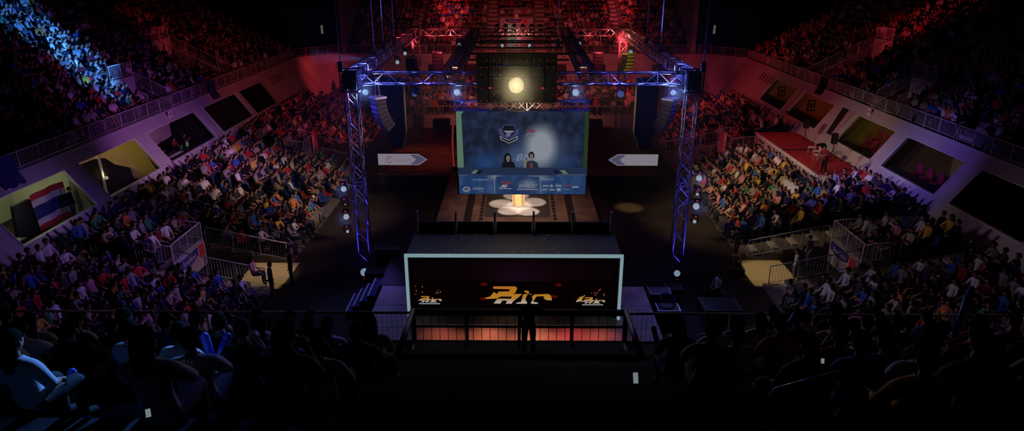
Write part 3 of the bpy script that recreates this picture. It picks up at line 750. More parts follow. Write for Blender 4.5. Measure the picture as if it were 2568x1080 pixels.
# everyone further off: one crowd
def crowd_mesh(lst):
    vs, fs, cs = [], [], []; nb = 0
    var = []
    for pose in ('lap', 'folded', 'forward', 'recline', 'phone', 'clap', 'raise', 'cheer'):
        J, E, hd, hand = skeleton(POSES[pose]); V, F, N = jmesh(J, E, 'pelvis', 0); cl = classify(V, F, J)
        H = hd+Vector((0, .015, .052)); hv, hf = head_verts(7, 6); nV = len(V)
        VV = np.array([tuple(v) for v in V]+[tuple(Vector(p)*1.1+H) for p in hv], dtype=np.float32)
        FF = []; FC = []
        for f, c in zip(F, cl): FF.append(f); FC.append({'torso': 0, 'uarm': 0, 'farm': 1, 'leg': 2, 'calf': 2, 'foot': 3, 'neck': 1}[c])
        for f in hf:
            c = sum((Vector(hv[i]) for i in f), Vector())/len(f); FF.append(tuple(i+nV for i in f)); FC.append(4 if c.z > (.6*c.y if c.y > 0 else .95*c.y)-.005 else 1)
        var.append((VV, FF, FC))
    wts = [28, 14, 13, 30, 7, 6, 2, 1]
    loops, starts, cols, tot, vtot = [], [], [], 0, 0; V_all = []
    for p in lst:
        VV, FF, FC = random.choices(var, wts)[0]
        a = S[p[0]].face+random.gauss(0, .25); c, s_ = math.cos(a), math.sin(a); sc = 1.06+.1*rnd()
        X = VV*sc; Y = np.empty_like(X); Y[:, 0] = X[:, 0]*c-X[:, 1]*s_+p[6].x; Y[:, 1] = X[:, 0]*s_+X[:, 1]*c+p[6].y; Y[:, 2] = X[:, 2]+p[6].z
        V_all.append(Y)
        pal = [pick(SHIRTS)[1], (.42, .23, .15), random.choice(TROUS), (.05, .05, .05), random.choice(HAIR)]
        if rnd() < .06: pal[4] = pick(SHIRTS)[1]
        for f, fc in zip(FF, FC):
            starts.append(tot); tot += len(f); loops += [i+vtot for i in f]; cols += [pal[fc]]*len(f)
        vtot += len(VV)
    me = bpy.data.meshes.new('crowd'); A = np.concatenate(V_all)
    me.vertices.add(len(A)); me.vertices.foreach_set('co', A.ravel())
    me.loops.add(len(loops)); me.loops.foreach_set('vertex_index', np.array(loops, dtype=np.int32))
    me.polygons.add(len(starts)); me.polygons.foreach_set('loop_start', np.array(starts, dtype=np.int32))
    at = me.color_attributes.new('Col', 'FLOAT_COLOR', 'CORNER'); C = np.ones((len(cols), 4), dtype=np.float32); C[:, :3] = cols
    at.data.foreach_set('color', C.ravel())
    me.polygons.foreach_set('use_smooth', np.ones(len(starts), dtype=bool))
    me.update(calc_edges=True); me.validate(); me.materials.append(M['stuffcrowd'])
    o = link('crowd', me); o['kind'] = 'stuff'; o['label'] = 'seated crowd filling the side stands and far stand around the stage'; o['category'] = 'crowd'
    print('CROWD verts', len(A), 'faces', len(starts)); return o
crowd_mesh(crowd)

# ------------------------------------------------------------------ seats seen empty, the rest under the crowd
taken = {(p[0], p[1], p[2]) for p in people}
def seat_mb(mb, low=False):
    if low:
        mb.box(-.22, .22, -.2, .2, .38, .42); mb.add([(-.22, -.2, .42), (.22, -.2, .42), (.2, -.3, .78), (-.2, -.3, .78)], [(0, 1, 2, 3)]); return mb
    pr = [(.22, .40), (.20, .435), (.05, .42), (-.12, .405), (-.19, .44), (-.235, .56), (-.275, .74), (-.29, .80)]
    th = .025
    for (a, b) in zip(pr, pr[1:]):
        for x0, x1, e in ((-.22, -.16, .02), (-.16, .16, 0), (.16, .22, .02)):
            za = a[1]+(e if x0 < -.2 else 0); 
            mb.add([(x0, a[0], a[1]+(e if x0 < -.2 else 0)), (x1, a[0], a[1]+(e if x1 > .2 else 0)), (x1, b[0], b[1]+(e if x1 > .2 else 0)), (x0, b[0], b[1]+(e if x0 < -.2 else 0)),
                    (x0, a[0]-.004, a[1]-th), (x1, a[0]-.004, a[1]-th), (x1, b[0]-.02, b[1]-th), (x0, b[0]-.02, b[1]-th)],
                   [(0, 1, 2, 3), (7, 6, 5, 4), (0, 4, 5, 1), (1, 5, 6, 2), (2, 6, 7, 3), (3, 7, 4, 0)])
    return mb
shell = seat_mb(MB()).mesh('seat_shell', True); foot = MB().tube((-.15, 0, 0), (-.15, 0, .4), .02, 5).tube((.15, 0, 0), (.15, 0, .4), .02, 5).tube((-.17, -.04, .39), (.17, -.04, .39), .02, 5).mesh('seat_bracket')
foot.materials.append(M['plastic'])
shells = {}
for c in ('blue', 'red'):
    me = shell.copy(); me.materials.append(M['seat_'+c]); shells[c] = me
ptag = shell.copy()
empties = []
under = MB(); under_m = []
for k in ('lower_left', 'lower_right'):
    s = S[k]; sd = k.split('_')[1]; c0, h, d = s.voms[0]
    for (i, n, u, v, z) in s.seats(.53):
        if k == 'lower_right' and i >= 6 and 37.7 < u < 50.8: continue
        col = 'blue' if (int(u*.53)+i) % 3 else 'red'
        w = s.fx(u, v, z); x, y, zc = proj(w); free = (k, i, n) not in taken
        if free and zc < 46 and y < 770 and len(empties) < 110 and -20 < x < 2600:
            empties.append(0); no = max(1, round((abs(u-c0)-h)/.53)+1)
            t = thing('stadium_seat', 'empty %s plastic seat, %s place %s the %s stairwell, %s row up' % (col, ordw(no), 'before' if u < c0 else 'beyond', sd, ordw(i+1)), 'seat', w, s.face, 'empty plastic seats in the lower stands')
            link('seat_shell', shells[col], t); link('seat_bracket', foot, t)
        elif -60 < x < 2640 and y < 860:
            m = MB(); seat_mb(m, True); a = s.face; m.xf(Matrix.Translation(w) @ Matrix.Rotation(a, 4, 'Z')); f0 = len(under.f); under.add(m.v, m.f); under_m += [0 if col == 'blue' else 1]*(len(under.f)-f0)
me = under.mesh('seating'); me.materials.append(M['seat_blue']); me.materials.append(M['seat_red']); me.polygons.foreach_set('material_index', under_m)
o = link('seating', me); o['kind'] = 'stuff'; o['label'] = 'blue and red plastic seats under the crowd in both lower stands'; o['category'] = 'seating'

# ------------------------------------------------------------------ things people hold
def stick(p, q, label, r=.045, group=None):
    p, q = Vector(p), Vector(q); t = thing('inflatable_stick', label, 'inflatable stick', p, 0, group); d = q-p; n = d.normalized()
    m = MB(); ks = [(0, .35), (.03, .8), (.10, 1), (.9, 1.05), (.96, .9), (.99, .6), (1., .15)]
    for (a, ra), (b, rb) in zip(ks, ks[1:]): m.tube(d*a, d*b, r*ra, 12, r*rb)
    m.obj('inflated_tube', 'stick', t, True); MB().tube(-n*.03, n*.01, r*.3, 6).obj('valve', 'white', t)
    return t
stick((-3.71, 7.05, 9.28), (-3.76, 7.0, 9.88), 'upright blue inflatable stick, nearer the aisle dark of a crossed pair, left near block', .05)
stick((-3.73, 6.92, 9.26), (-3.46, 7.0, 9.88), 'tilted blue inflatable stick, the slanting one of a crossed pair, left near block', .05)
stick((4.55, 7.2, 9.0), (4.50, 7.2, 9.80), 'tall upright blue inflatable stick in the dark right near block', .05)
stick((5.0, 7.0, 9.1), (5.10, 7.2, 9.55), 'short blue inflatable stick lit violet below two heads, right near block', .04)
stick((5.15, 6.9, 9.1), (5.38, 7.3, 9.55), 'blue inflatable stick with a yellow lit edge, right near block', .04)
stick((5.62, 7.6, 9.5), (5.85, 7.8, 10.15), 'blue inflatable stick held against the right near railing, end of row', .04)
stick((2.2, 4.9, 10.55), (2.85, 5.0, 10.68), 'level blue inflatable stick lying across laps, right near block', .045)
stick((3.55, 8.0, 9.2), (3.85, 8.2, 9.55), 'slanting blue inflatable stick with a bright tip, right near block', .04)
stick((-2.0, 7.2, 9.1), (-2.25, 7.3, 9.55), 'blue inflatable stick leaning by the central gangway, left near block', .045)
stick((-4.9, 6.3, 9.1), (-4.85, 6.2, 9.9), 'dark upright blue inflatable stick at the outer end of the left near block', .05)
stick((2.75, 11.2, 7.0), (2.62, 11.4, 7.5), 'blue inflatable stick rising beside the black gangway railing', .05)
for (b, p, pose, nm) in held[len(near):]:
    if rnd() < .13 and len([1 for o in bpy.data.objects if o.name.startswith('inflatable_stick')]) < 42:
        q = PROTO[[kk for kk in PROTO if kk[0] == pose and len(kk) == 4][0]]; mt = Matrix.Translation(b.location) @ Matrix.Rotation(b.rotation_euler.z, 4, 'Z')
        hnd = mt @ (q['hand']['r'][0]+q['hand']['r'][1]*.06); dr = (mt.to_3x3() @ Vector((random.uniform(-.6, .6), random.uniform(-.2, .5), 1))).normalized()
        stick(hnd-dr*.12, hnd+dr*.5, 'small blue inflatable stick held by a spectator in a lower stand', .04, 'small sticks in the lower stands')
def phone(p, rz, tilt, label, w=.075, h=.14, lit='phone'):
    w *= .6; h *= .6
    t = thing('mobile_phone', label, 'phone', p, rz); t.rotation_euler = (tilt, 0, rz)
    MB().box(-w/2-.004, w/2+.004, 0, .009, -h/2-.006, h/2+.006).obj('phone_case', 'plastic', t); MB().box(-w/2, w/2, -.0015, 0, -h/2, h/2).obj('lit_screen', lit, t)
    return t
phone((-3.05, 9., 8.56), .3, -.6, 'glowing phone tilted in a hand by the near railing, left of the gangway', .07, .12)
phone((-2.42, 5.6, 10.4), .2, -.7, 'glowing phone held level low in the left near block', .13, .07)
phone((-2.11, 5.85, 10.26), -.1, -.3, 'phone showing a dim game picture, left near block', .12, .075, mat('phone_dim', (.1, .12, .1), .4, emit=.05))
phone((.87, 4.2, 11.17), .05, -.5, 'bright upright phone filming at the right edge of the central gangway', .062, .13)
phone((-2.82, 4.25, 10.8), .5, -.9, 'glowing phone near the camera at the very bottom of the left block', .06, .11)
phone((2.95, 5.6, 10.43), -.2, -.5, 'small glowing phone between dark heads in the right near block', .05, .08)
# striped cardboard signs leaning at the near railing
for (x, y, rz, l) in ((-6.6, 13.9, .5, 'left'), (5.55, 13.7, -.45, 'right')):
    t = thing('handheld_placard', 'pink and white striped placard held up at the %s near railing' % l, 'placard', (x, y, 5.5), rz); t.rotation_euler = (.35, .5 if x < 0 else -.6, rz)
    MB().box(-.22, .22, -.01, .01, -.3, .3).obj('placard_sheet', 'ban_white', t)
    for k in range(3): MB().box(-.22, .22, -.016, -.011, -.26+.2*k, -.14+.2*k).obj('placard_stripe', 'ban_red', t)

# ------------------------------------------------------------------ other people
person((.28, 14.25, 5.05), 0, 'stand_point', (.008, .008, .010), 'short', 'long', 2, 'person standing dark against the glowing stage at the central gate railing, one arm out', sc=.93, trousers=(.01, .01, .01), haircol=(.006, .006, .006))
person((-11.0, 26.9, .02), -1.2, 'stand', (.008, .008, .012), 'short', 'long', 1, 'person in black standing on the floor at the corner of the left stairwell', trousers=(.01, .01, .01))
person((-10.6, 28.4, .02), 1.9, 'stand', (.008, .008, .012), 'short', 'long', 1, 'person in black standing with back turned by the left yellow landing', trousers=(.01, .01, .01))
person((-12.0, 27.55, .4), -1.5, 'lap', (.6, .35, .4), 'long', 'short', 1, 'person in pink top sitting at the foot of the left stairwell railing')
person((13.0, 28.6, .03), 1.2, 'stand', (.65, .62, .66), 'short', 'short', 1, 'person in white shirt standing on the yellow landing of the right stairwell')
person((14.3, 30.3, .03), 1.5, 'stand', (.03, .03, .035), 'cap', 'short', 1, 'person in dark clothes and cap standing inside the right stairwell')
person((18.5, 39.1, 2.28), 1.9, 'stand_lean', (.42, .03, .05), 'short', 'short', 1, 'person in red shirt leaning at the front corner of the red platform', trousers=(.015, .015, .02))
person((20.4, 50.5, 1.98), 1.5, 'stand', (.55, .2, .2), 'short', 'long', 1, 'person in checked red and white shirt standing at the far end of the red platform')
person((18.2, 36.9, 1.38), 2.2, 'stand', (.35, .36, .5), 'cap', 'long', 1, 'person in pale blue shirt and red cap walking below the red platform corner', haircol=(.5, .05, .04))
person((-18.2, 69.5, 1.67), -2.2, 'stand', (.03, .012, .012), 'short', 'long', 1, 'guard standing on the red-lit landing in the far left corner', trousers=(.02, .01, .01))
person((-22.35, 31.45, 2.0), -1.3, 'stand', (.010, .010, .012), 'short', 'long', 1, 'person in black leaning beside the striped flag in the lit window')
person((8.9, 26.9, .02), 1.9, 'lap', (.45, .42, .5), 'short', 'short', 1, 'person in striped shirt sitting on a flight case beside the right tower', trousers=(.02, .02, .03))
person((11.1, 31.3, .02), .3, 'stand_camera', (.05, .04, .03), 'short', 'short', 1, 'camera operator behind a tripod at the front of the right stand')
person((10.5, 29.6, .02), -.6, 'lap', (.25, .12, .06), 'short', 'short', 1, 'person in brown shirt crouched on the floor near the right stand camera')
person((11.6, 33.0, .02), 1.5, 'stand', (.55, .05, .04), 'cap', 'short', 1, 'person in red shirt and yellow cap standing at the right front kerb', haircol=(.6, .5, .05))
person((-8.75, 41.2, .02), .4, 'stand', (.01, .01, .012), 'short', 'long', 1, 'stage hand in black standing under the left arrow lightbox', trousers=(.01, .01, .012))
MB().box(-.28, .28, -.2, .2, 0, .40)
for (x, y, nm) in ((8.9, 26.9, 'flight case under the person in striped shirt'), (10.5, 29.6, 'small case under the crouched person in brown')):
    t = thing('flight_case', 'black '+nm, 'case', (x, y, 0)); MB().box(-.4, .4, -.35, .35, 0, .36).obj('case_body', 'plastic', t); MB().box(-.41, .41, -.36, .36, .33, .385).obj('case_lid', 'stage_dk', t)
def tripod(p, label, rz=0):
    t = thing('camera_tripod', label, 'camera tripod', p, rz)
    for k in range(3):
        a = 2*PI*k/3; MB().tube((0, 0, 1.3), (.38*math.cos(a), .38*math.sin(a), 0), .018, 6).obj('leg', 'plastic', t)
    MB().box(-.05, .05, -.05, .05, 1.28, 1.4).obj('pan_head', 'plastic', t); c = MB().box(-.08, .08, -.2, .16, 1.4, 1.6).obj('camera_body', 'plastic', t)
    MB().tube((0, .16, 1.5), (0, .34, 1.5), .06, 10, .07).obj('lens', 'black', c); MB().box(-.1, .1, -.26, -.2, 1.5, 1.64).obj('viewfinder', 'monitor', c)
tripod((11.0, 31.8, 0), 'video camera on a tripod on the floor at the right stand front', 1.2)
tripod((18.6, 40.0, 2.28), 'camera tripod among chairs on the red platform', 1.4)

# red carpet running up the aisle to the platform, flags draped on two parapets
m = MB(); s_ = S['lower_right']
for i in range(6):
    v0, v1 = s_.v0+s_.pitch*i, s_.v0+s_.pitch*(i+1); m.box(v0-.02, v1-.34, 46.65, 47.95, s_.zr(i)+.002, s_.zr(i)+.014); m.box(v1-.34, v1-.005, 46.65, 47.95, s_.zr(i)+s_.rise/2+.002, s_.zr(i)+s_.rise/2+.014); m.box(v0-.03, v0-.018, 46.65, 47.95, s_.zr(i)-.2, s_.zr(i)+.014)
tag(m.obj('carpet_runner', 'redcarpet'), 'red carpet runner climbing the aisle below the red platform', 'carpet')
for (x, y0, sg, l) in ((-15.28, 48.35, 1, 'left'), (15.58, 48.9, -1, 'right')):
    t = thing('draped_flag', 'red and white flag hung over the parapet railing of the %s stairwell beside the rig' % l, 'flag', (x, y0, .95))
    for k, (mm, nm) in enumerate((('flag_white', 'white_band'), ('flag_red', 'red_band'))):
        c = MB(); n = 5
        for i in range(n):
            a, b = .5*k+.1*i, .5*k+.1*(i+1); d0, d1 = .03*math.sin(a*22), .03*math.sin(b*22)
            c.add([(sg*.06+d0, a, 0), (sg*.06+d1, b, 0), (sg*.03+d1, b, 1.28), (sg*.03+d0, a, 1.28)], [(0, 1, 2, 3)])
        c.obj(nm, mm, t)
# red camera platform in the right stand
t = thing('camera_platform', 'raised camera platform with a red carpet top against the right side wall', 'platform', (0, 0, 0))
MB().box(18.0, 20.6, 38.6, 49.7, 1.2, 2.2).obj('platform_body', 'wall', t); MB().box(17.95, 20.9, 38.55, 49.7, 2.2, 2.28).obj('carpet', 'redcarpet', t)
MB().box(17.9, 18.0, 38.5, 49.7, 2.14, 2.30).box(18.0, 20.85, 38.47, 38.57, 2.14, 2.30).obj('edge_trim', 'trim', t); MB().box(18.0, 20.85, 44.4, 44.6, 2.28, 2.292).obj('carpet_seam', 'black', t)
for (x, y, n) in ((20.5, 47.0, 'farther'), (20.5, 42.5, 'nearer')):
    t = thing('stand_speaker', 'black loudspeaker on a pole at the red platform, %s of two from the camera' % n, 'loudspeaker', (x, y, 2.28), 1.3)
    MB().tube((0, 0, .45), (0, 0, .95), .025, 8).obj('pole', 'plastic', t)
    for k in range(3):
        a = 2*PI*k/3; MB().tube((0, 0, .55), (.26*math.cos(a), .26*math.sin(a), 0), .015, 5).obj('leg', 'plastic', t)
    c = MB().prism([(-.2, -.16), (.2, -.16), (.15, .18), (-.15, .18)], 'z', .95, 1.62).obj('cabinet', 'plastic', t); MB().box(-.17, .17, .18, .195, .98, 1.59).obj('grille', 'black', c)
for k, (x, y) in enumerate(((19.6, 43.6), (19.5, 42.6), (19.2, 41.6))):
    t = thing('folding_chair', 'empty wire-framed chair on the red platform, %s from the carpet seam' % ordw(k+1), 'chair', (x, y, 2.28), 1.2+.3*k)
    MB().box(-.2, .2, -.2, .2, .42, .45).obj('seat', 'paper', t); MB().box(-.2, .2, -.21, -.19, .6, .85).obj('backrest', 'paper', t)
    for (a, b) in ((-.18, -.2), (.18, -.2), (-.18, .2), (.18, .2)): MB().tube((a, b, 0), (a, b, .85 if b < 0 else .43), .012, 5).obj('leg', 'rail', t)

# ------------------------------------------------------------------ things inside the skyboxes
def inroom(sg, y, dep): return xw(sg, ZH)+sg*dep
t = thing('striped_flag', 'big red white and blue striped flag hung inside the nearest left window', 'flag', (0, 0, 0))
def flagband(z0, z1, m, nm):
    mb = MB(); n = 14
    for i in range(n):
        a, b = 29.5+2.4*i/n, 29.5+2.4*(i+1)/n
        def P(y, z): return (-22.8+.05*math.sin(y*5), y+.10*(3.3-z), z-.32+.06*math.sin((y-29.5)*1.1)-.02*(y-29.5))
        mb.add([P(a, z0), P(b, z0), P(b, z1), P(a, z1)], [(0, 1, 2, 3)])
    mb.obj(nm, m, t)
for z0, z1, m, nm in ((3.95, 4.27, 'flag_red', 'top_red_stripe'), (3.63, 3.95, 'flag_white', 'upper_white_stripe'), (2.98, 3.63, 'flag_blue', 'blue_stripe'), (2.68, 2.98, 'flag_white', 'lower_white_stripe'), (2.38, 2.68, 'flag_red', 'bottom_red_stripe')): flagband(z0, z1, m, nm)
tag(MB().prism([(28.3, 1.99), (30.6, 1.99), (29.6, 3.75), (28.5, 3.75)], 'x', -23.1, -22.95).obj('draped_cloth', 'blackcloth'), 'black cloth hanging beside the striped flag in the lit window', 'cloth')
t = thing('window_desk', 'dark desk with papers under the screens in the flag window', 'desk', (-22.3, 26.75, 2.0)); MB().box(-.5, .45, -.7, .7, .62, .68).obj('desk_top', 'plastic', t); MB().box(-.4, .3, -.3, .5, .68, .69).obj('paper_sheet', 'paper', t)
for a in (-.6, .6): MB().box(-.4, .3, a-.03, a+.03, 0, .62).obj('leg', 'plastic', t)
for k, (y, l) in enumerate(((26.5, 'pink'), (27.0, 'white'))):
    t = thing('monitor', 'small screen showing a %s page in the corner of the flag window' % l, 'monitor', (-22.5, y, 2.7)); MB().box(-.02, .02, -.22, .22, .08, .4).obj('monitor_case', 'plastic', t)
    MB().box(.02, .026, -.2, .2, .1, .38).obj('lit_screen', emis('page_'+l, (.7, .35, .45) if l == 'pink' else (.7, .72, .6), .17), t); MB().box(-.08, .08, -.08, .08, 0, .08).obj('monitor_foot', 'plastic', t)
tag(MB().prism([(32.6, 1.99), (38.5, 1.99), (38.4, 2.7), (37.0, 3.3), (36.2, 3.9), (35.2, 4.1), (32.6, 4.2)], 'x', -23.3, -23.2).obj('partition_cloth', 'blackcloth'), 'black cloth partition inside the yellow lamp window', 'cloth')
t = thing('post_column', 'pale post standing in the middle of the yellow lamp window', 'post', (-23.2, 35.6, 1.99)); MB().box(-.08, .08, -.08, .08, 0, 2.7).obj('shaft', 'room_c', t); MB().box(-.12, .12, -.12, .12, 0, .1).obj('foot', 'room_c', t)
for k, (y, z, d, l) in enumerate(((33.2, 4.2, .35, 'upper of two bare lamps in the corner of the yellow window'), (33.4, 3.75, .2, 'lower of two bare lamps in the corner of the yellow window'), (35.7, 2.9, .5, 'work lamp low beside the post in the yellow window'), (36.6, 4.3, 1.2, 'small lamp high beside the post in the yellow window'))):
    t = thing('room_lamp', l, 'lamp', (inroom(-1, y, d)+.0, y, z)); MB().ellip((0, 0, 0), (.1, .1, .1) if k < 3 else (.06, .06, .06), 10, 8).obj('bulb', 'bulb', t, True); MB().tube((-.02, 0, .08), (-.05, 0, .5), .012, 5).obj('cord', 'plastic', t)
    point('glow_room_lamp', (inroom(-1, y, d)+.05, y, z+.2), 5, (1., .82, .45), .1)
for k, (y, l) in enumerate(((41.9, 'left'), (42.7, 'right'))):
    t = thing('monitor', 'laptop screen glowing in the third left window, %s of two' % l, 'monitor', (-21.75, y, 2.85), .1); MB().box(-.02, .02, -.22, .22, .02, .36).obj('monitor_case', 'plastic', t); MB().box(.02, .027, -.2, .2, .05, .34).obj('lit_screen', 'monitor' if k else 'sc_teal', t); MB().box(0, .3, -.22, .22, 0, .02).obj('keyboard', 'plastic', t)
t = thing('window_desk', 'long control desk with papers in the third left window', 'desk', (-21.9, 42.3, 1.99)); MB().box(-.4, .45, -2.6, 2.6, .8, .85).obj('desk_top', 'plastic', t); MB().box(.1, .4, -2.2, -.6, .85, .86).obj('paper_sheet', 'paper', t)
for a in (-2.4, 2.4): MB().box(-.3, .3, a-.03, a+.03, 0, .8).obj('leg', 'plastic', t)
tag(MB().prism([(40.9, 1.99), (41.7, 1.99), (41.7, 4.75), (40.9, 4.75)], 'x', -24.0, -23.9).obj('pale_curtain', 'room_p'), 'pale curtain strip in the third left window', 'curtain')
tag(MB().prism([(42.4, 2.7), (45.6, 2.9), (45.6, 4.7), (42.4, 4.7)], 'x', -24.3, -24.2).obj('pink_curtain', 'room_p'), 'pink curtain high at the back of the third left window', 'curtain')
for k, (y, c) in enumerate(((41.2, (.02, .02, .025)), (43.4, (.3, .04, .04)), (44.6, (.03, .03, .03)))):
    person((-22.9, y, 2.0), -PI/2, 'phone' if k != 1 else 'lap', c, label='operator seated behind the control desk in the third left window, %s from the near end' % ordw(k+1), sc=1.)
for i, (y, d) in enumerate(((42.2, .8), (43.1, .8), (44.0, .8), (43.5, 1.8), (44.5, 1.8), (35.7, .8), (36.7, .8), (37.7, .8))):
    wn_ = 'olive window beside the platform' if y > 40 else 'second right window'
    t = thing('cinema_chair', 'dark red upholstered chair in the %s, %s of its group' % (wn_, ordw(i+1 if i < 5 else i-4)), 'chair', (inroom(1, y, d-.7), y, 2.25+.35*(d > 1)), PI/2)
    MB().box(-.27, .27, -.25, .25, .35, .48).obj('seat', 'magenta', t); b = MB(); b.prism([(-.27, .48), (.27, .48), (.27, .9), (.17, 1.02), (-.17, 1.02), (-.27, .9)], 'y', -.3, -.2); b.obj('backrest', 'magenta', t); MB().box(-.2, .2, -.15, .15, 0, .35).obj('base', 'plastic', t)
for (y, l) in ((54.62, 'orange'), (61.22, 'olive')):
    t = thing('framed_picture', 'dark framed picture on the side wall of the %s recess in the right wall' % l, 'picture', (23.95, y, 3.35)); MB().box(-.30, .30, -.04, 0, -.46, .46).obj('frame', 'black', t); MB().box(-.21, .21, -.05, -.04, -.35, .35).obj('mount', 'room_g', t); MB().box(-.11, .11, -.055, -.05, -.2, .2).obj('print', 'black', t)
for (y0, y1, l, zt_) in ((48.7, 54.2, 'orange recess', 3.2), (55.6, 60.8, 'olive recess', 3.2), (33.6, 38.9, 'second right window', 2.85), (40.4, 45.1, 'olive window beside the platform', 2.85)):
    m = MB(); n = 30
    for i in range(n):
        a, b = y0+(y1-y0)*i/n, y0+(y1-y0)*(i+1)/n; k = .04*(i % 2)
        m.add([(22.05+k, a, 2.66), (22.09-k, b, 2.66), (22.55-k, b, zt_), (22.51+k, a, zt_)], [(0, 1, 2, 3)])
    tag(m.obj('sill_cloth', 'blackcloth'), 'black cloth stretched along the sill of the %s' % l, 'cloth')
t = thing('service_door', 'pale door leaf in the dark recess behind the red platform', 'door', (0, 0, 0))
MB().add([(xw(1, z)-.02, y, z) for y, z in ((46.1, 4.6), (47.6, 4.6), (46.9, 2.9), (46.1, 2.9))], [(0, 1, 2, 3)]).obj('recess', 'room_d', t)
MB().add([(xw(1, z)-.05, y, z) for y, z in ((45.7, 4.6), (46.6, 4.6), (46.2, 3.0), (45.95, 3.0))], [(0, 1, 2, 3)]).obj('door_leaf', 'room_p', t)
# orange curtains glimpsed on the upper concourse at the left
for i in range(3): tag(MB().box(-38.9, -38.8, 46+3.2*i, 47.7+3.2*i, 12.9, 16).obj('concourse_curtain', 'curtain'), 'orange curtain at the top of the left balcony, %s from the near end' % ordw(i+1), 'curtain')

# ------------------------------------------------------------------ the rig
def truss(name, p, q, w, label, m='truss', bay=.55, upv=(0, 0, 1), base=False, cube=False, dia=.017, ch=.03):
    p, q = Vector(p), Vector(q); d = q-p; L = d.length; n = d.normalized(); a = n.cross(Vector(upv))
    if a.length < .1: a = Vector((1, 0, 0))
    a.normalize(); b = n.cross(a); t = thing(name, label, 'truss', p)
    c = [a*(w/2)*i+b*(w/2)*j for i, j in ((-1, -1), (1, -1), (1, 1), (-1, 1))]
    for o in c: MB().tube(o, o+d, ch, 8).obj('chord', 'truss_chord' if m == 'truss' else m, t, True)
    lt = MB(); k = max(2, round(L/bay))
    for f in range(4):
        o0, o1 = c[f], c[(f+1) % 4]
        for i in range(k):
            s0, s1 = (o0, o1) if (i+f) % 2 == 0 else (o1, o0)
            lt.tube(s0+d*(i/k), s1+d*((i+1)/k), dia, 4)
        for i in range(0, k+1, 4): lt.tube(o0+d*(i/k), o1+d*(i/k), dia, 4)
    lt.obj('lattice', m, t)
    if base: MB().box(-w*.8, w*.8, -w*.8, w*.8, -.02, .03).obj('base_plate', 'truss_dk', t)
    if cube:
        cb = MB(); z0, z1 = L-.75, L+.15; e = w/2+.12
        for i, j in ((-1, -1), (1, -1), (1, 1), (-1, 1)): cb.tube((i*e, j*e, z0), (i*e, j*e, z1), .035, 6)
        for z in (z0, z1):
            for (i, j), (k2, l2) in zip(((-1, -1), (1, -1), (1, 1), (-1, 1)), ((1, -1), (1, 1), (-1, 1), (-1, -1))): cb.tube((i*e, j*e, z), (k2*e, l2*e, z), .035, 6)
        cb.obj('corner_sleeve', 'truss_dk', t); MB().box(-e+.06, e-.06, -e+.06, e-.06, z0+.1, z1-.1).obj('sleeve_plate', 'truss_dk', t)
    return t
truss('truss_tower', (-7.35, 29.6, .03), (-7.35, 29.6, 9.6), .50, 'blue-lit truss tower standing on the floor at the left front of the stage rig', base=True, cube=True)
truss('truss_tower', (7.65, 29.6, .03), (7.65, 29.6, 9.6), .50, 'blue-lit truss tower standing on the floor at the right front of the stage rig', base=True, cube=True)
truss('truss_tower', (-7.72, 51.8, .03), (-7.72, 51.8, 9.6), .50, 'red-lit truss tower at the left back of the stage rig', base=True, cube=True)
truss('truss_tower', (7.9, 51.8, .03), (7.9, 51.8, 9.6), .50, 'red-lit truss tower at the right back of the stage rig', base=True, cube=True)
truss('truss_beam', (-6.95, 29.6, 9.40), (7.25, 29.6, 9.40), .50, 'long front roof truss beam between the two blue towers')
truss('truss_beam', (-7.28, 51.8, 9.35), (7.46, 51.8, 9.35), .50, 'back roof truss beam between the two red towers')
truss('truss_beam', (-7.36, 30.0, 9.40), (-7.70, 51.4, 9.40), .55, 'left side roof truss beam running back from the blue corner')
truss('truss_beam', (7.66, 30.0, 9.40), (7.88, 51.4, 9.40), .55, 'right side roof truss beam running back from the blue corner')
truss('truss_beam', (-2.95, 29.95, 9.55), (-3.15, 51.4, 9.45), .60, 'black inner roof truss running back, left of the screen panel', 'truss_dk', bay=.35)
truss('truss_beam', (3.05, 29.95, 9.55), (3.45, 51.4, 9.45), .60, 'black inner roof truss running back, right of the screen panel', 'truss_dk', bay=.35)
for y, l in ((37.4, 'nearest the screen panel'), (43.2, 'second behind the screen panel'), (47.4, 'third behind the screen panel'), (50.2, 'just in front of the back beam')):
    truss('truss_crossbar', (-2.66, y, 9.35), (2.8, y, 9.35), .32, 'black cross truss between the inner roof trusses, %s' % l, 'truss_dk', ch=.035)
truss('truss_beam', (-2.86, 30.05, 8.12), (3.26, 30.05, 8.12), .42, 'header truss carrying the big hanging screen', bay=.42, ch=.026)

# hanging screen -----------------------------------------------------
XS0, XS1, ZT, ZB, YS = -2.80, 3.23, 7.88, 3.92, 30.0
t = SCR = thing('hanging_screen', 'big hanging projection screen showing two commentators before a blue backdrop', 'screen', (.21, YS, ZB))
w2 = (XS1-XS0)/2; HH = ZT-ZB; DZ = 1.30
sx = lambda px: (px-842)/235.5 - 0.0        # screen drawing units used below are metres from its middle
MB().box(-w2-.03, w2+.03, .03, .12, -.03, HH+.03).obj('screen_frame', 'black', t)
MB().box(-w2, w2, 0, .03, DZ, HH).obj('picture_backdrop', nebula('backdrop_picture', (.008, .011, .024), (.018, .034, .08), 1., [(-1.7, 1.5, 1.3, 1.0, (.014, .045, .14), 1.3), (.1, 1.7, 1.7, .9, (.05, .09, .18), 1.7), (2.0, 1.5, 1.1, .9, (.012, .03, .09), 1.3), (.85, 2.1, 1.9, 1.5, (.05, .08, .16), 1.5), (.85, 2.3, 1.0, 1.35, (.22, .24, .28), 3.2)], 2.2), t)
MB().prism([(-w2, DZ), (-w2+.30, DZ), (-w2+.24, HH-.16), (-w2+.36, HH-.03), (-w2+.36, HH), (-w2, HH)], 'y', -.004, 0).obj('green_edge', 'sc_green', t)
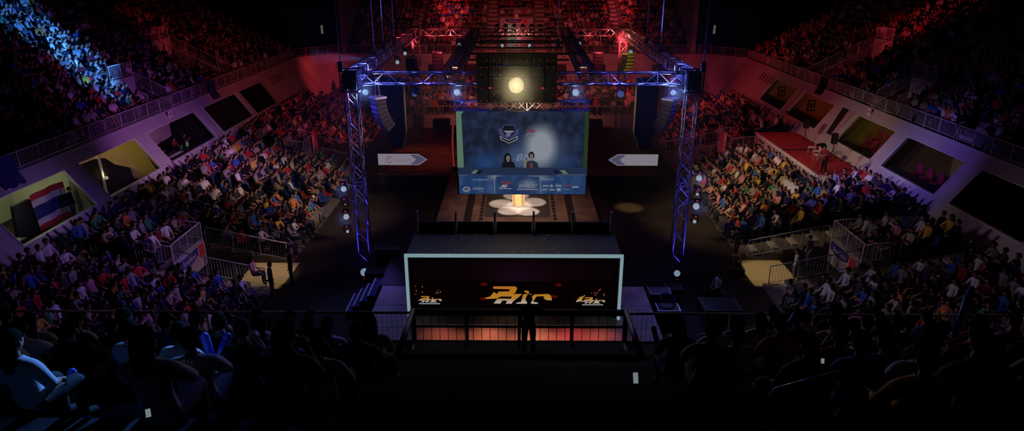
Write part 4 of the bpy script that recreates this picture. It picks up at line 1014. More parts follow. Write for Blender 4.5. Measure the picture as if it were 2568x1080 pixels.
MB().box(w2-.19, w2, -.004, 0, DZ, HH).obj('green_edge', emis('screen_dark_green', (.11, .20, .08), .17), t)
# emblem: shield, wings, scroll
ex, ez = -.62, 2.95
q = lambda pts, m, nm, y0=-.008, y1=-.004: MB().prism([(ex+a, ez+b) for a, b in pts], 'y', y0, y1).obj(nm, m, t)
for sgn in (-1, 1): q([(sgn*.22, .1), (sgn*.47, .22), (sgn*.45, .02), (sgn*.40, -.12), (sgn*.25, -.2)], 'sc_violet', 'emblem_wing')
q([(-.32, .22), (-.25, .38), (.25, .38), (.32, .22), (.3, 0), (.2, -.2), (0, -.32), (-.2, -.2), (-.3, 0)], 'sc_violet', 'emblem_rim')
q([(-.28, .2), (-.22, .34), (.22, .34), (.28, .2), (.26, 0), (0, -.26), (-.26, 0)], 'sc_black', 'emblem_shield', -.012, -.008)
q([(-.22, .10), (.22, .10), (.20, .02), (-.18, .02)], 'sc_white', 'emblem_figure', -.016, -.012); q([(-.1, .02), (.12, .02), (.08, -.12), (-.02, -.2), (-.14, -.14)], 'sc_pale', 'emblem_figure', -.016, -.012)
q([(-.42, -.14), (0, -.34), (.42, -.14), (.38, -.32), (0, -.50), (-.38, -.32)], 'sc_white', 'emblem_scroll', -.020, -.016); q([(-.36, -.2), (0, -.38), (.36, -.2), (.34, -.29), (0, -.46), (-.34, -.29)], 'sc_black', 'emblem_scroll_field', -.024, -.020)
LP = [(-.16, 0), (.12, 0), (.16, .06), (.12, .15), (-.02, .17), (-.08, .1), (.04, .09), (.05, .05), (-.14, .05)]
def logo(cx, cz, k, m1, m2, y=-.012):
    MB().prism([(cx+k*a*2.4, cz+k*(.30-b*1.4)) for a, b in LP], 'y', y-.004, y).obj('logo_upper', m1, t); MB().prism([(cx+k*a, cz+k*b) for a, b in ((-.45, -.14), (.05, -.14), (.16, .06), (-.2, .08), (-.3, -.02))], 'y', y-.004, y).obj('logo_lower', m2, t); MB().box(cx-.5*k, cx+.45*k, y-.004, y, cz-.26*k, cz-.2*k).obj('logo_line', m2, t)
logo(.36, 2.93, .55, 'sc_red', 'sc_pale')
lettering('BNL', .46, upright(.18, -.006, 1.78), 'sc_white', t, 'backdrop_lettering', .3, 1.2)
# two seated commentators in the picture
def bust(cx, hz, hw, long):
    if long: MB().prism([(cx-.22, DZ), (cx-.2, hz+.05), (cx-.1, hz+.22), (cx+.06, hz+.22), (cx+.14, hz+.05), (cx+.16, DZ)], 'y', -.010, -.006).obj('commentator_hair', 'sc_black', t)
    else: MB().prism([(cx+.135*math.cos(a), hz+.03+.18*math.sin(a)) for a in [2*PI*i/16 for i in range(16)]], 'y', -.010, -.006).obj('commentator_hair', 'sc_black', t)
    MB().prism([(cx-.32, DZ), (cx-.26, DZ+.24), (cx-.08, DZ+.34), (cx+.1, DZ+.34), (cx+.28, DZ+.24), (cx+.34, DZ)], 'y', -.014, -.010).obj('commentator_jacket', 'sc_black' if long else 'sc_teal', t)
    MB().prism([(cx-.055, hz-.2), (cx+.055, hz-.2), (cx+.045, hz), (cx-.045, hz)], 'y', -.018, -.014).obj('commentator_neck', 'sc_face', t)
    MB().prism([(cx+hw*math.cos(a), hz-.02+hw*1.4*math.sin(a)) for a in [2*PI*i/16 for i in range(16)]], 'y', -.020, -.018).obj('commentator_face', 'sc_face', t)
    for s_ in (-1, 1): MB().box(cx+s_*.035-.016, cx+s_*.035+.016, -.024, -.021, hz+.0, hz+.018).obj('commentator_eye', 'sc_black', t)
    MB().box(cx-.03, cx+.03, -.024, -.021, hz-.09, hz-.075).obj('commentator_mouth', 'sc_red', t)
bust(-.66, 1.78, .088, True); bust(.42, 1.86, .092, False)
MB().prism([(.36, DZ), (.48, DZ), (.46, DZ+.26), (.38, DZ+.26)], 'y', -.018, -.0145).obj('commentator_tee', 'sc_red', t)
MB().prism([(.08, DZ), (.19, DZ), (.2, DZ+.24), (.24, DZ+.40), (.16, DZ+.36), (.08, DZ+.40), (.05, DZ+.30)], 'y', -.018, -.0145).obj('commentator_hand', 'sc_face', t)
for s_ in (-1, 1): MB().box(.42+s_*.1-.025, .42+s_*.1+.025, -.024, -.021, 1.78, 1.92).obj('headset_cup', 'sc_black', t)
# lower caption panel
MB().box(-w2+.05, w2-.03, -.004, .03, 0, DZ-.02).obj('caption_panel', nebula('caption_picture', (.012, .035, .115), (.04, .075, .17), 1., [(-1.3, .85, .5, .3, (.13, .16, .22), 1.3), (.75, .8, .9, .3, (.13, .16, .21), 1.3)], 1.8), t)
MB().box(-w2+.02, w2, -.012, -.005, DZ-.36, DZ).obj('caption_bar', emis('caption_bar_blue', (.014, .024, .055), 1.), t)
MB().box(-w2+.04, -w2+.5, -.016, -.012, DZ-.38, DZ-.36).box(w2-1.4, w2-.02, -.016, -.012, DZ-.345, DZ-.325).obj('caption_line', 'sc_pale', t)
for x0, m in ((-w2+.62, 'sc_green'), (-w2+.82, 'sc_navy'), (w2-1.45, 'sc_navy'), (w2-1.1, 'sc_green')):
    k = .12 if x0 < 0 else -.12; MB().prism([(x0, DZ-.30), (x0+.22, DZ-.30), (x0+.22+k*1.3, DZ-.12), (x0+k*1.3, DZ-.12)], 'y', -.016, -.012).obj('caption_flash', m, t)
MB().prism([(-1.22, .03), (.80, .03), (.80, .86), (-1.22, .86)], 'y', -.012, -.006).obj('caption_centre', nebula('caption_centre_picture', (.012, .03, .09), (.03, .06, .14), 1., [(.3, .5, .7, .4, (.10, .13, .2), 1.5)], 2.), t)
for x in (-1.3, .86): MB().prism([(x-.03, .12), (x+.03, .03), (x+.03, .90), (x-.03, .78)], 'y', -.016, -.008).obj('caption_divider', 'sc_pale', t)
logo(-.78, .42, .62, 'sc_red', 'sc_white', -.014); MB().box(-.25, .74, -.018, -.012, .22, .26).obj('logo_line', 'sc_white', t); lettering('BNLIC', .24, upright(.25, -.016, .40), 'sc_white', t, 'caption_lettering', .25, 1.3)
lettering('MAIN SPONSOR', .10, upright(-1.95, -.010, .70), 'sc_white', t, 'caption_lettering', 0, 1.05); lettering('OMEN', .17, upright(-2.07, -.010, .26), 'sc_white', t, 'caption_lettering', 0, 1.1); lettering('by hp', .07, upright(-1.87, -.010, .14), 'sc_white', t, 'caption_lettering')
o = MB(); o.prism([(-2.62+.18*math.cos(2*PI*i/20)+.02*math.sin(2*PI*i/20), .24+.13*math.sin(2*PI*i/20)) for i in range(20)], 'y', -.012, -.006); o.obj('oval_logo', 'sc_white', t)
MB().prism([(-2.62+.13*math.cos(2*PI*i/20)+.02*math.sin(2*PI*i/20), .245+.07*math.sin(2*PI*i/20)) for i in range(20)], 'y', -.015, -.012).obj('oval_logo_field', emis('logo_blue', (.08, .14, .36), .2), t); lettering('intel', .115, upright(-2.62, -.018, .245), 'sc_white', t, 'caption_lettering')
lettering('SPONSORS', .10, upright(1.22, -.010, .72), 'sc_white', t, 'caption_lettering', 0, 1.05)
for i, (x, z, w, h, m) in enumerate(((1.1, .42, .3, .06, 'sc_white'), (1.38, .42, .13, .12, 'sc_white'), (1.7, .43, .32, .06, 'sc_white'), (2.1, .43, .3, .06, 'sc_red'), (2.5, .36, .34, .07, 'sc_white'), (1.05, .23, .28, .05, 'sc_white'), (1.4, .22, .24, .06, 'sc_white'), (1.72, .23, .2, .14, 'sc_white'), (2.08, .24, .3, .05, 'sc_pale'))):
    MB().prism([(x-w/2, z), (x-w/2+.03, z-h/2), (x+w/2-.02, z-h/2), (x+w/2, z), (x+w/2-.03, z+h/2), (x-w/2+.02, z+h/2)], 'y', -.010, -.005).obj('sponsor_mark', m, t)

# rear of the LED wall above the screen --------------------------------
t = thing('led_wall_back', 'black back of a hanging LED wall dotted with red status lights above the screen', 'LED wall', (-.06, 29.16, 8.42))
W_, H_ = 3.44, 2.06
MB().box(-W_/2, W_/2, .06, .16, 0, H_).obj('panel_body', 'plastic', t)
fr = MB()
for i in range(7): fr.box(-W_/2+W_*i/6-.02, -W_/2+W_*i/6+.02, -.0, .06, 0, H_)
for j in range(5): fr.box(-W_/2, W_/2, .0, .06, H_*j/4-.02, H_*j/4+.02)
fr.obj('panel_frame', 'truss_dk', t)
for j, (z, xs) in enumerate(((1.80, (0, 1, 2, 3, 5, 6, 7, 8, 9, 10)), (1.50, (-1, 0, 1, 2, 8, 9, 10)), (1.20, (-1, 1, 2, 3, 4, 5, 6)), (.62, (-1, 1, 2, 6, 7, 9, 10)), (.34, (1, 3, 5, 7, 10)), (.06, (-1, 0, 1, 3, 4, 6, 8)))):
    for i in xs: MB().tube((-1.27+.285*i, -.012, z), (-1.27+.285*i, 0.0, z), .018, 6).obj('status_light', 'led_red', t)
for x, z in ((-.85, 1.58), (-.52, 1.6), (.95, 1.62)): MB().tube((x, -.012, z), (x, .0, z), .03, 6).obj('blue_status_light', 'led_blue', t)
for x in (-1.15, 1.12): MB().box(x-.06, x+.06, -.012, 0, .60, .66).obj('red_readout', 'led_red', t)

# moving head fixtures ---------------------------------------------------
def fixture(p, tgt, label, lens='lamp', k=1., r=.12, name='moving_head_light', arm=None, group=None, hang=True, read=True):
    t = thing(name, label, 'stage light', p, 0, group); p = Vector(p); d = (Vector(tgt)-p).normalized(); u = 1 if hang else -1
    yaw = math.atan2(d.y, d.x); rt = Vector((-math.sin(yaw), math.cos(yaw), 0))
    MB().cbox((0, 0, u*.36*k), (.34*k, .26*k, .14*k)).obj('base', 'plastic', t)
    y = MB()
    for s in (-1, 1): y.tube(rt*s*.19*k+Vector((0, 0, u*.30*k)), rt*s*.19*k, .03*k, 6); y.tube(rt*s*.19*k, rt*s*.10*k, .03*k, 6)
    y.tube(rt*-.19*k+Vector((0, 0, u*.30*k)), rt*.19*k+Vector((0, 0, u*.30*k)), .03*k, 6); y.obj('yoke', 'plastic', t)
    MB().tube(-d*.22*k, -d*.05*k, .10*k, 12, .14*k).tube(-d*.05*k, d*.16*k, .14*k, 12, r+.02).obj('head', 'plastic', t, True)
    MB().disc(d*.165*k, d, r, 20).obj('lens', lens, t)
    if read: MB().cbox((0, -.135*k, u*.36*k), (.12*k, .012, .05*k)).obj('readout', 'led_red', t)
    if arm is not None: MB().tube((0, 0, u*.36*k), Vector(arm)-p, .028, 6).obj('clamp_arm', 'truss', t)
    return t
camp = (0, 0, 14.)
for x, lens, tg, l, r in ((-6.82, 'lamp_b', camp, 'lit lamp hanging from the front beam beside the left tower', 0.128), (-4.6, 'blue_lit_face', (-6, 20, 0), 'blue-lit lamp head hanging from the front beam, second from the left tower', .1), (-2.72, 'lamp', camp, 'lit white lamp hanging from the front beam, left of the screen', 0.145),
                          (2.57, 'lamp', camp, 'lit white lamp hanging from the front beam, right of the screen', 0.145), (4.6, 'blue_lit_face', (3, 24, 7), 'blue-lit lamp head hanging from the front beam, second from the right tower', .16), (6.92, 'lamp_b', camp, 'lit lamp hanging from the front beam beside the right tower', 0.119)):
    fixture((x, 29.95, 8.72), tg, l, lens, 1., r, arm=(x, 29.85, 9.16))
for x, s, sd in ((-8.1, 1, 'left'), (8.35, -1, 'right')):
    zs = ((4.28, .13, 'lamp'), (3.52, .05, 'lamp_dim'), (2.9, .135, 'lamp'), (2.15, .075, 'lamp')) if s > 0 else ((4.85, .135, 'lamp'), (4.07, .075, 'lamp'), (3.48, .15, 'lamp'), (2.71, .085, 'lamp'))
    for n, (z, r, m) in enumerate(zs):
        fixture((x, 29.6, z), camp, 'lamp clamped to the outer side of the %s front tower, %s from the top' % (sd, ordw(n+1)), m, .85, r, arm=(x+s*.55, 29.6, z+.1))
for x, sd in ((-7.33, 'left'), (7.62, 'right')):
    t = fixture((x, 29.05, .28), (x*.2, 10, 9), 'bright uplighter on the floor at the foot of the %s front tower' % sd, 'lamp_b', .8, .19 if x < 0 else .15, 'uplight', hang=False)
for x, y, z, r, m, l in ((-6.95, 42, 8.98, .11, 'lamp', 'farther of two small lit lamps under the left side beam'), (-6.92, 39, 8.84, .11, 'lamp', 'nearer of two small lit lamps under the left side beam'), (7.2, 43.9, 8.84, .14, 'lamp_b', 'small lit lamp under the right side beam beside the yellow-lit speakers'),
                         (-3.74, 44, 9.3, .11, 'lamp', 'small lit lamp outside the left inner truss'), (-1.0, 43.4, 9.3, .10, 'lamp', 'left of two small lamps over the second cross truss'), (.72, 43.4, 9.3, .10, 'lamp', 'right of two small lamps over the second cross truss'), (3.92, 44, 9.36, .11, 'lamp', 'small lit lamp outside the right inner truss'),
                         (8.15, 51.4, 9.15, .22, 'lamp_red', 'bright red lamp at the right back corner of the rig')):
    fixture((x, y, z), camp, l, m, .8, r, read=False, arm=(x*(1.01), y, z+.45))
for i in range(6): fixture((-1.55+.63*i, 50.6, 9.95), (-1.5+.63*i, 80, 7), 'unlit lamp head standing on the back cross truss, %s from the left' % ordw(i+1), 'plastic', .9, .12, hang=False, read=False)
t = thing('blinder_light', 'large round warm light glaring in front of the black LED wall back', 'stage light', (-.07, 28.95, 9.20))
dn_ = (Vector(camp)-Vector((-.07, 28.95, 9.2))).normalized()
MB().tube(-dn_*.16, -dn_*.02, .30, 24, .335).obj('housing', 'plastic', t); MB().disc(dn_*.01, dn_, .335, 32).obj('lens', 'lamp_y', t); MB().tube((0, .1, 0), (0, .62, .15), .03, 6).obj('bracket', 'truss', t)

# loudspeaker hangs --------------------------------------------------------
def line_array(p, rz, n, label, h=.27, w=.62, curve=.11, frame='truss', front='plastic', up=9.2):
    t = thing('line_array', label, 'loudspeaker', p, rz)
    MB().box(-w/2, w/2, -.3, .3, -.04, .06).obj('flying_frame', frame, t)
    for s in (-1, 1): MB().tube((s*w*.35, 0, .05), (s*w*.1, 0, up-p[2]), .015, 5).obj('hanging_strap', frame, t)
    y, z, a = 0., -.06, 0.
    for i in range(n):
        m = MB().prism([(-.26, -h/2+.03), (.26, -h/2), (.26, h/2), (-.26, h/2-.03)], 'x', -w/2, w/2); mt = Matrix.Translation((0, y, z-h/2)) @ Matrix.Rotation(-a, 4, 'X'); m.xf(mt)
        c = m.obj('cabinet', 'plastic', t); g = MB().box(-w/2+.03, w/2-.03, .261, .275, -h/2+.03, h/2-.03); g.xf(mt); g.obj('grille', front, c)
        a += curve; z -= h*math.cos(a); y -= h*math.sin(a)
    return t
gm = mat('grille_mesh', (.10, .10, .12), .45, .3)
line_array((-6.55, 31.2, 8.25), 2.3, 7, 'curved blue-lit speaker array hanging beside the left front tower', .22, .6, .10, 'truss', gm)
line_array((7.1, 31.2, 8.2), -2.3, 7, 'dark speaker array hanging beside the right front tower', .22, .6, .10, 'truss', gm)
line_array((-6.9, 44, 8.5), 2.9, 6, 'dark curved speaker array with a yellow frame under the left side beam', .2, .62, .12, 'gold', 'plastic', 9.3)
line_array((7.1, 44, 8.75), -2.6, 6, 'yellow-lit speaker array under the right side beam', .2, .62, .12, 'gold', 'gold', 9.3)
line_array((-5.9, 50, 8.1), PI, 5, 'red-lit square speaker stack hanging before the far railing, left', .27, .72, 0, 'truss', mat('grille_red_l', (.2, .14, .14), .5), 9.3)
line_array((5.85, 50, 8.1), PI, 5, 'red-lit square speaker stack hanging before the far railing, right', .27, .72, 0, 'truss', mat('grille_red_r', (.2, .14, .14), .5), 9.3)
# side screens seen from behind
for sg, sd in ((-1, 'left'), (1, 'right')):
    t = thing('side_screen', 'tall black hanging side screen seen from behind, %s of the main screen' % sd, 'screen', (sg*6.45+.1, 34., 6.0), sg*.35)
    MB().box(-.62, .62, 0, .14, 0, 2.75).obj('screen_back', 'black', t); MB().prism([(-.62, 0), (.62, 0), (.35, -.9), (-.2, -1.0)], 'y', .03, .1).obj('drape_tail', 'blackcloth', t)
    f = MB()
    for i in range(4): f.box(-.62+.413*i-.015, -.62+.413*i+.015, -.05, 0, 0, 2.75)
    for j in range(6): f.box(-.62, .62, -.05, 0, .55*j-.015, .55*j+.015)
    f.obj('panel_frame', 'plastic', t)
    for x in (-.4, .4): MB().tube((x, .05, 2.75), (x, -.1, 3.2), .02, 5).obj('hanging_strap', 'truss', t)
    for j in range(9): MB().tube((sg*.64, -.03, .2+.29*j), (sg*.66, -.03, .2+.29*j), .012, 5).obj('edge_light', 'lamp_dim', t)
# chains up to the roof
for x, y, b, l in ((-7.75, 29.6, 9.8, 'dark chain rising from the left front corner of the rig'), (8.05, 29.6, 9.8, 'dark chain rising from the right front corner of the rig'), (-7.45, 35.4, 9.7, 'blue-lit chain, nearest of three above the left side beam'), (-7.5, 38.2, 9.7, 'thin pale chain, second above the left side beam'), (-7.3, 40.5, 9.7, 'thick blue-lit chain, farthest of three above the left side beam'),
                   (7.7, 37.2, 9.7, 'blue-lit chain, nearest of two above the right side beam'), (7.7, 41.4, 9.7, 'blue-lit chain, farther of two above the right side beam'), (2.35, 40.5, 9.7, 'long blue-lit chain above the middle of the rig'), (-3.1, 47, 9.7, 'dark chain above the left inner truss')):
    t = thing('hoist_chain', l, 'chain', (x, y, b)); MB().tube((0, 0, .1), (0, 0, 21-b), .035 if 'thick' in l else .022, 6).obj('chain_run', 'black' if 'dark' in l else 'rail', t, True); MB().box(-.1, .1, -.1, .1, -.12, .3).obj('hoist_hook', 'truss_dk', t)

# arrow lightboxes -----------------------------------------------------------
for sg, sd, x in ((-1, 'left', -7.6), (1, 'right', 7.6)):
    t = thing('arrow_lightbox', 'white arrow-shaped lightbox pointing at the stage from the %s' % sd, 'lightbox', (x, 43, 1.0))
    d = -sg; z0, z1 = .55, 1.37; P = [(-d*1.72, z0), (d*1.02, z0), (d*1.62, (z0+z1)/2), (d*1.02, z1), (-d*1.72, z1)]
    MB().prism(P, 'y', 0, .2).obj('box_case', 'plastic', t); MB().prism([(a*.985, (b-.96)*.94+.96) for a, b in P], 'y', -.01, 0).obj('lit_face', 'sign', t)
    MB().prism([(d*.45, z0+.08), (d*.98, z0+.08), (d*1.5, .96), (d*.98, z1-.08), (d*.45, z1-.08), (d*.85, .96)], 'y', -.016, -.01).obj('violet_chevron', 'sign_p', t)
    for a in (-1.2, .6): MB().tube((d*a, .1, 0), (d*a, .1, z0), .03, 6).obj('leg', 'plastic', t)
    if sg < 0:
        lettering('Garena', .34, upright(-.05, -.014, .93), 'sign_pink', t, 'box_lettering'); m = MB()
        for i in range(18):
            a, b = 2*PI*i/20+.5, 2*PI*(i+1)/20+.5; m.add([(-.98+.2*math.cos(a), -.015, .90+.2*math.sin(a)), (-.98+.2*math.cos(b), -.015, .90+.2*math.sin(b)), (-.98+.12*math.cos(b), -.015, .90+.12*math.sin(b)), (-.98+.12*math.cos(a), -.015, .90+.12*math.sin(a))], [(0, 1, 2, 3)])
        m.prism([(-1.25, 1.12), (-.9, 1.22), (-.7, 1.08), (-.95, 1.12)], 'y', -.016, -.0105); m.obj('swirl_mark', 'sign_pink', t)

# ------------------------------------------------------------------ the stage
t = thing('main_stage', 'long printed stage floor under and behind the hanging screen', 'stage', (0, 0, 0))
MB().box(-4.45, 4.45, 26.2, 47, 0, .98).obj('stage_skirt', 'black', t); MB().box(-4.45, 4.45, 26.2, 47, .98, 1.0).obj('printed_deck', 'stage', t)
st = MB()
for x, w in ((-2.76, .42), (3.0, .42)): st.box(x-w/2, x+w/2, 26.2, 47, 1.0, 1.004)
st.obj('dark_band', 'stripe', t); MB().box(-1.85, 1.85, 34.7, 43, 1.0, 1.003).obj('dark_square', 'stage_dk', t)
for x in (-2.02, 2.06):
    m = MB(); 
    for i in range(16): m.box(x-.10, x+.10, 34.2+.55*i, 34.62+.55*i, 1.003, 1.007)
    m.obj('dashed_band', 'stripe', t)
t = thing('front_stage', 'front stage deck glowing red before the player booth', 'stage', (0, 0, 0))
MB().box(-5.85, 5.45, 18.6, 26.15, 0, .97).obj('stage_skirt', 'black', t); MB().box(-5.85, 5.45, 18.6, 26.15, .97, 1.0).obj('stage_deck', 'stage_front', t)
m = MB()
for y in (20.6, 22.6, 24.4): m.box(-5.85, 5.45, y-.012, y+.012, 1.0, 1.003)
m.obj('deck_joint_line', 'stripe', t)
MB().box(-6.0, -4.5, 26.2, 29.2, 0, .97).obj('side_wing', 'black', t); MB().box(-6.0, -4.5, 26.2, 29.2, .97, 1.).obj('wing_deck', 'black', t)
for sg, sd in ((-1, 'left'), (1, 'right')):
    t = thing('wing_stage', 'low black wing stage under the %s arrow lightbox' % sd, 'stage', (0, 0, 0)); a, b = sorted((sg*9.4, sg*4.5))
    MB().box(a, b, 42.6, 56.5, 0, .98).obj('stage_skirt', 'black', t); MB().box(a, b, 42.6, 56.5, .98, 1.).obj('stage_deck', 'stage' if sg < 0 else 'stage_dk', t)
t = thing('stage_steps', 'black steps with blue-edged treads at the left side of the front stage', 'steps', (0, 0, 0))
for i in range(4):
    x = -6.0-.33*i; z = 1.0-.25*i
    MB().box(x-.33, x, 25.2, 26.9, 0, z-.02).obj('step_block', 'black', t); MB().box(x-.33, x-.27, 25.2, 26.9, z-.02, z+.01).obj('tread_edge', 'trim', t); MB().box(x-.27, x, 25.2, 26.9, z-.02, z).obj('tread', 'navy', t)
for (x, y, w, d, h, l) in ((-6.7, 28.7, .9, .6, .55, 'blue-lit flight case behind the left stage steps'), (-6.5, 30.6, 1.2, .5, .9, 'grey equipment case behind the left tower foot'), (6.1, 25.9, .9, .7, .95, 'blue-lit mixing case beside the right of the booth'), (6.25, 24.8, .9, .7, .75, 'blue-lit cable case nearest the camera, right of the booth'), (8.6, 25.4, 1.5, 1.2, .6, 'long dark case on the floor before the right tower'), (7.0, 27.2, .7, .6, .5, 'small blue-lit case between booth and right tower')):
    t = thing('flight_case', l, 'case', (x, y, 0)); MB().box(-w/2, w/2, -d/2, d/2, 0, h*.8).obj('case_body', 'plastic', t); MB().box(-w/2, w/2, -d/2, d/2, h*.8+.01, h).obj('case_lid', 'stage_dk', t)
    e = MB()
    for a in (-w/2, w/2):
        for b in (-d/2, d/2): e.tube((a, b, 0), (a, b, h), .02, 4)
    for z in (h*.8, h): e.tube((-w/2, -d/2, z), (w/2, -d/2, z), .015, 4); e.tube((-w/2, -d/2, z), (-w/2, d/2, z), .015, 4); e.tube((w/2, -d/2, z), (w/2, d/2, z), .015, 4)
    e.obj('metal_edging', 'truss', t)
m = MB(); m.path([(6.3+.32*math.cos(a), 25.2+.32*math.sin(a), .86+.01*a) for a in [i*.45 for i in range(40)]], .03, 6); tag(m.obj('coiled_cable', 'navy'), 'coil of cable lying on the case right of the booth', 'cable')
# player booth
t = thing('player_booth', 'boxy player booth outlined by a white neon frame with an LED strip', 'booth', (0, 0, 0))
X0, X1, Y0, Y1, ZR = -4.25, 3.97, 23.25, 25.9, 3.7
MB().box(X0, X1, Y0+.1, Y1, ZR-.12, ZR).obj('roof', 'booth', t)
for x in (X0, X1-.1): MB().box(x, x+.1, Y0+.1, Y1, 1.0, ZR-.12).obj('side_panel', 'header', t)
MB().box(X0+.1, X1-.1, Y0+.35, Y0+.45, 2.48, ZR-.12).obj('header_panel', 'header', t); MB().box(X0+.1, X1-.1, Y1-.1, Y1, 1.0, ZR-.12).obj('rear_wall', 'header', t)
for i in range(5): MB().box(X0+.2+1.6*i, X0+1.6+1.6*i, Y0+.30, Y0+.35, 3.30, 3.55).obj('header_slot', 'black', t)
L_ = MB().box(X0+.1, X1-.1, Y0+.3, Y0+.5, 1.02, 2.45).obj('led_strip', 'led_black', t)
for (a, b) in (((X0, 1.0), (X0, ZR)), ((X0, ZR), (X1, ZR)), ((X1, ZR), (X1, 1.0))): MB().box(min(a[0], b[0])-.055, max(a[0], b[0])+.055, Y0, Y0+.1, min(a[1], b[1])-(.055 if a[1] == b[1] else 0), max(a[1], b[1])+.055).obj('neon_tube', 'neon', t)
for i in range(6):
    x = X0+.1+(X1-X0-.2)*i/5; MB().prism([(Y1-.45, ZR), (Y1+.05, ZR), (Y1+.05, ZR+.85), (Y1-.08, ZR+.85)], 'x', x-.04, x+.04).obj('roof_fin', mat('fin_lit_blue_%d' % i, (.45, .42, .55), .5), t)  # pale bluish fins carry the blue front light in their colour
    if i < 5: MB().box(x+.06, x+(X1-X0-.2)/5-.06, Y1-.12, Y1-.04, ZR, ZR+.42).obj('parapet_panel', 'black', t)
glow = ramp_emis('logo_fire', 'Z', [(0, (1., .92, .80)), (.36, (1., .86, .66)), (.46, (1., .46, .05)), (.8, (1., .38, .03)), (1., (.95, .26, .08))], .40, (1.2, 2.42))
def P2(pts, ox, oz, k, ref): return [(ox+(a-ref[0])*k, oz-(b-ref[1])*k) for a, b in pts]
BIG = [[(938, 418), (948, 406), (1185, 404), (1208, 425), (1186, 485), (1145, 500), (985, 500), (1000, 470), (1118, 466), (1130, 440), (945, 434)],
       [(950, 475), (985, 500), (1040, 500), (1032, 528), (975, 555), (850, 560), (850, 546), (905, 532)],
       [(1040, 500), (1225, 497), (1262, 500), (1200, 560), (1130, 572), (1150, 530), (1032, 528)], [(990, 556), (1130, 556), (1112, 580), (1040, 580), (1022, 618), (945, 616)], [(1112, 560), (1200, 556), (1160, 590), (1148, 618), (1078, 618)],
       [(1275, 500), (1368, 497), (1318, 618), (1195, 618), (1205, 604), (1250, 596)], [(1280, 466), (1300, 454), (1334, 462), (1338, 492), (1318, 488)],
       [(1395, 502), (1555, 497), (1584, 518), (1594, 575), (1530, 570), (1500, 548), (1508, 524), (1425, 526), (1382, 592), (1440, 604), (1436, 618), (1330, 618), (1346, 560)]]
yl = Y0+.292
for pts in BIG: MB().prism(P2(pts, 0.02, 1.92, .00354, (1215, 510)), 'y', yl, yl+.006).obj('logo_letter', glow, L_)
for ox, oz in ((-3.50, 1.72), (2.93, 1.70)):
    for pts in BIG: MB().prism(P2(pts, ox+.05, oz, .00125, (1215, 510)), 'y', yl, yl+.006).obj('small_logo_letter', glow, L_)
    MB().box(ox-.38, ox+.45, yl, yl+.006, oz-.22, oz-.17).obj('small_logo_line', 'sc_white', L_)
    for i in range(9): MB().prism([(ox+random.uniform(-.5, .5)+.03*math.cos(a), oz+random.uniform(.28, .62)*1+.03*math.sin(a)) for a in (0, 1.57, 3.14, 4.7)][:4] if False else [(cx_+.025*math.cos(a), cz_+.025*math.sin(a)) for cx_, cz_ in [(ox+random.uniform(-.5, .5), oz+random.uniform(.2, .6))] for a in (0, 1.05, 2.1, 3.14, 4.2, 5.2)], 'y', yl, yl+.006).obj('spark', random.choice(['lamp_red', 'led_red', 'sc_white']), L_)
MB().prism([(2.30, 1.62), (2.52, 1.66), (2.62, 1.90), (2.44, 1.84)], 'y', yl, yl+.006).obj('shard', glow, L_)
for cx_, cz_ in ((-1.35, 1.75), (-1.3, 2.38), (1.6, 2.36), (1.45, 1.85)): MB().prism([(cx_+.13*math.cos(2*PI*i/10), cz_+.07*math.sin(2*PI*i/10)) for i in range(10)], 'y', yl, yl+.006).obj('ember', emis('ember', (.6, .02, .02), .1), L_)
for i in range(16): MB().box(-1.3+.15*i, -1.3+.15*i+(.13 if i % 3 else .08), yl, yl+.006, 1.16, 1.20).obj('ticker_dash', 'lamp_red' if i < 4 else 'sc_white', L_)
m = MB()
for i in range(60):
    x, y = random.uniform(-3.4, 2.8), random.choice((random.uniform(23.5, 23.9), random.uniform(24.9, 25.6))); m.cbox((x, y, ZR+.006), (.05, .03, .006))
o = m.obj('confetti', 'white'); o['kind'] = 'stuff'; o['label'] = 'white paper confetti scattered over the booth roof'; o['category'] = 'confetti'
# pedestal with trophy, neon bar, backline
t = thing('trophy_pedestal', 'gilded hexagonal trophy pedestal in the white light pool under the screen', 'pedestal', (.04, 36.85, 1.0))
MB().prism([(.36*math.cos(a), .36*math.sin(a)) for a in [2*PI*i/6 for i in range(6)]], 'z', 0, 1.05).obj('plinth', 'wood', t); MB().prism([(.42*math.cos(a), .42*math.sin(a)) for a in [2*PI*i/6 for i in range(6)]], 'z', 1.05, 1.12).obj('plinth_top', 'gold', t)
MB().tube((0, 0, 1.12), (0, 0, 1.2), .16, 12, .08).tube((0, 0, 1.2), (0, 0, 1.4), .04, 12, .05).tube((0, 0, 1.4), (0, 0, 1.75), .07, 12, .2).obj('trophy', 'gold', t, True)
t = thing('neon_bar', 'upright red neon bar standing beside the left edge of the hanging screen', 'neon light', (-4.35, 44, 1.0)); MB().path([(0, 0, .2), (-.04, 0, 1.0), (-.05, 0, 2.), (.02, 0, 3.1)], .055, 8).obj('neon_tube', 'neon_red', t, True); MB().box(-.15, .15, -.12, .12, 0, .2).obj('foot', 'plastic', t); MB().tube((.06, .08, .2), (.06, .08, 3.0), .03, 6).obj('stem', 'plastic', t)
t = thing('side_wall_panel', 'navy cloth panel wall standing at the end of the left lower stand', 'panel', (0, 0, 0))
MB().add([(-11.0, 46.9, 0), (-10.6, 52.5, 0), (-10.6, 52.5, 2.2), (-11.0, 46.9, 1.6), (-10.9, 46.9, 0), (-10.5, 52.5, 0), (-10.5, 52.5, 2.2), (-10.9, 46.9, 1.6)], [(0, 1, 2, 3), (7, 6, 5, 4), (0, 4, 5, 1), (1, 5, 6, 2), (2, 6, 7, 3), (3, 7, 4, 0)]).obj('cloth_face', 'navy', t); MB().box(-11.0, -10.9, 47, 47.1, 0, 1.6).obj('post', 'plastic', t)
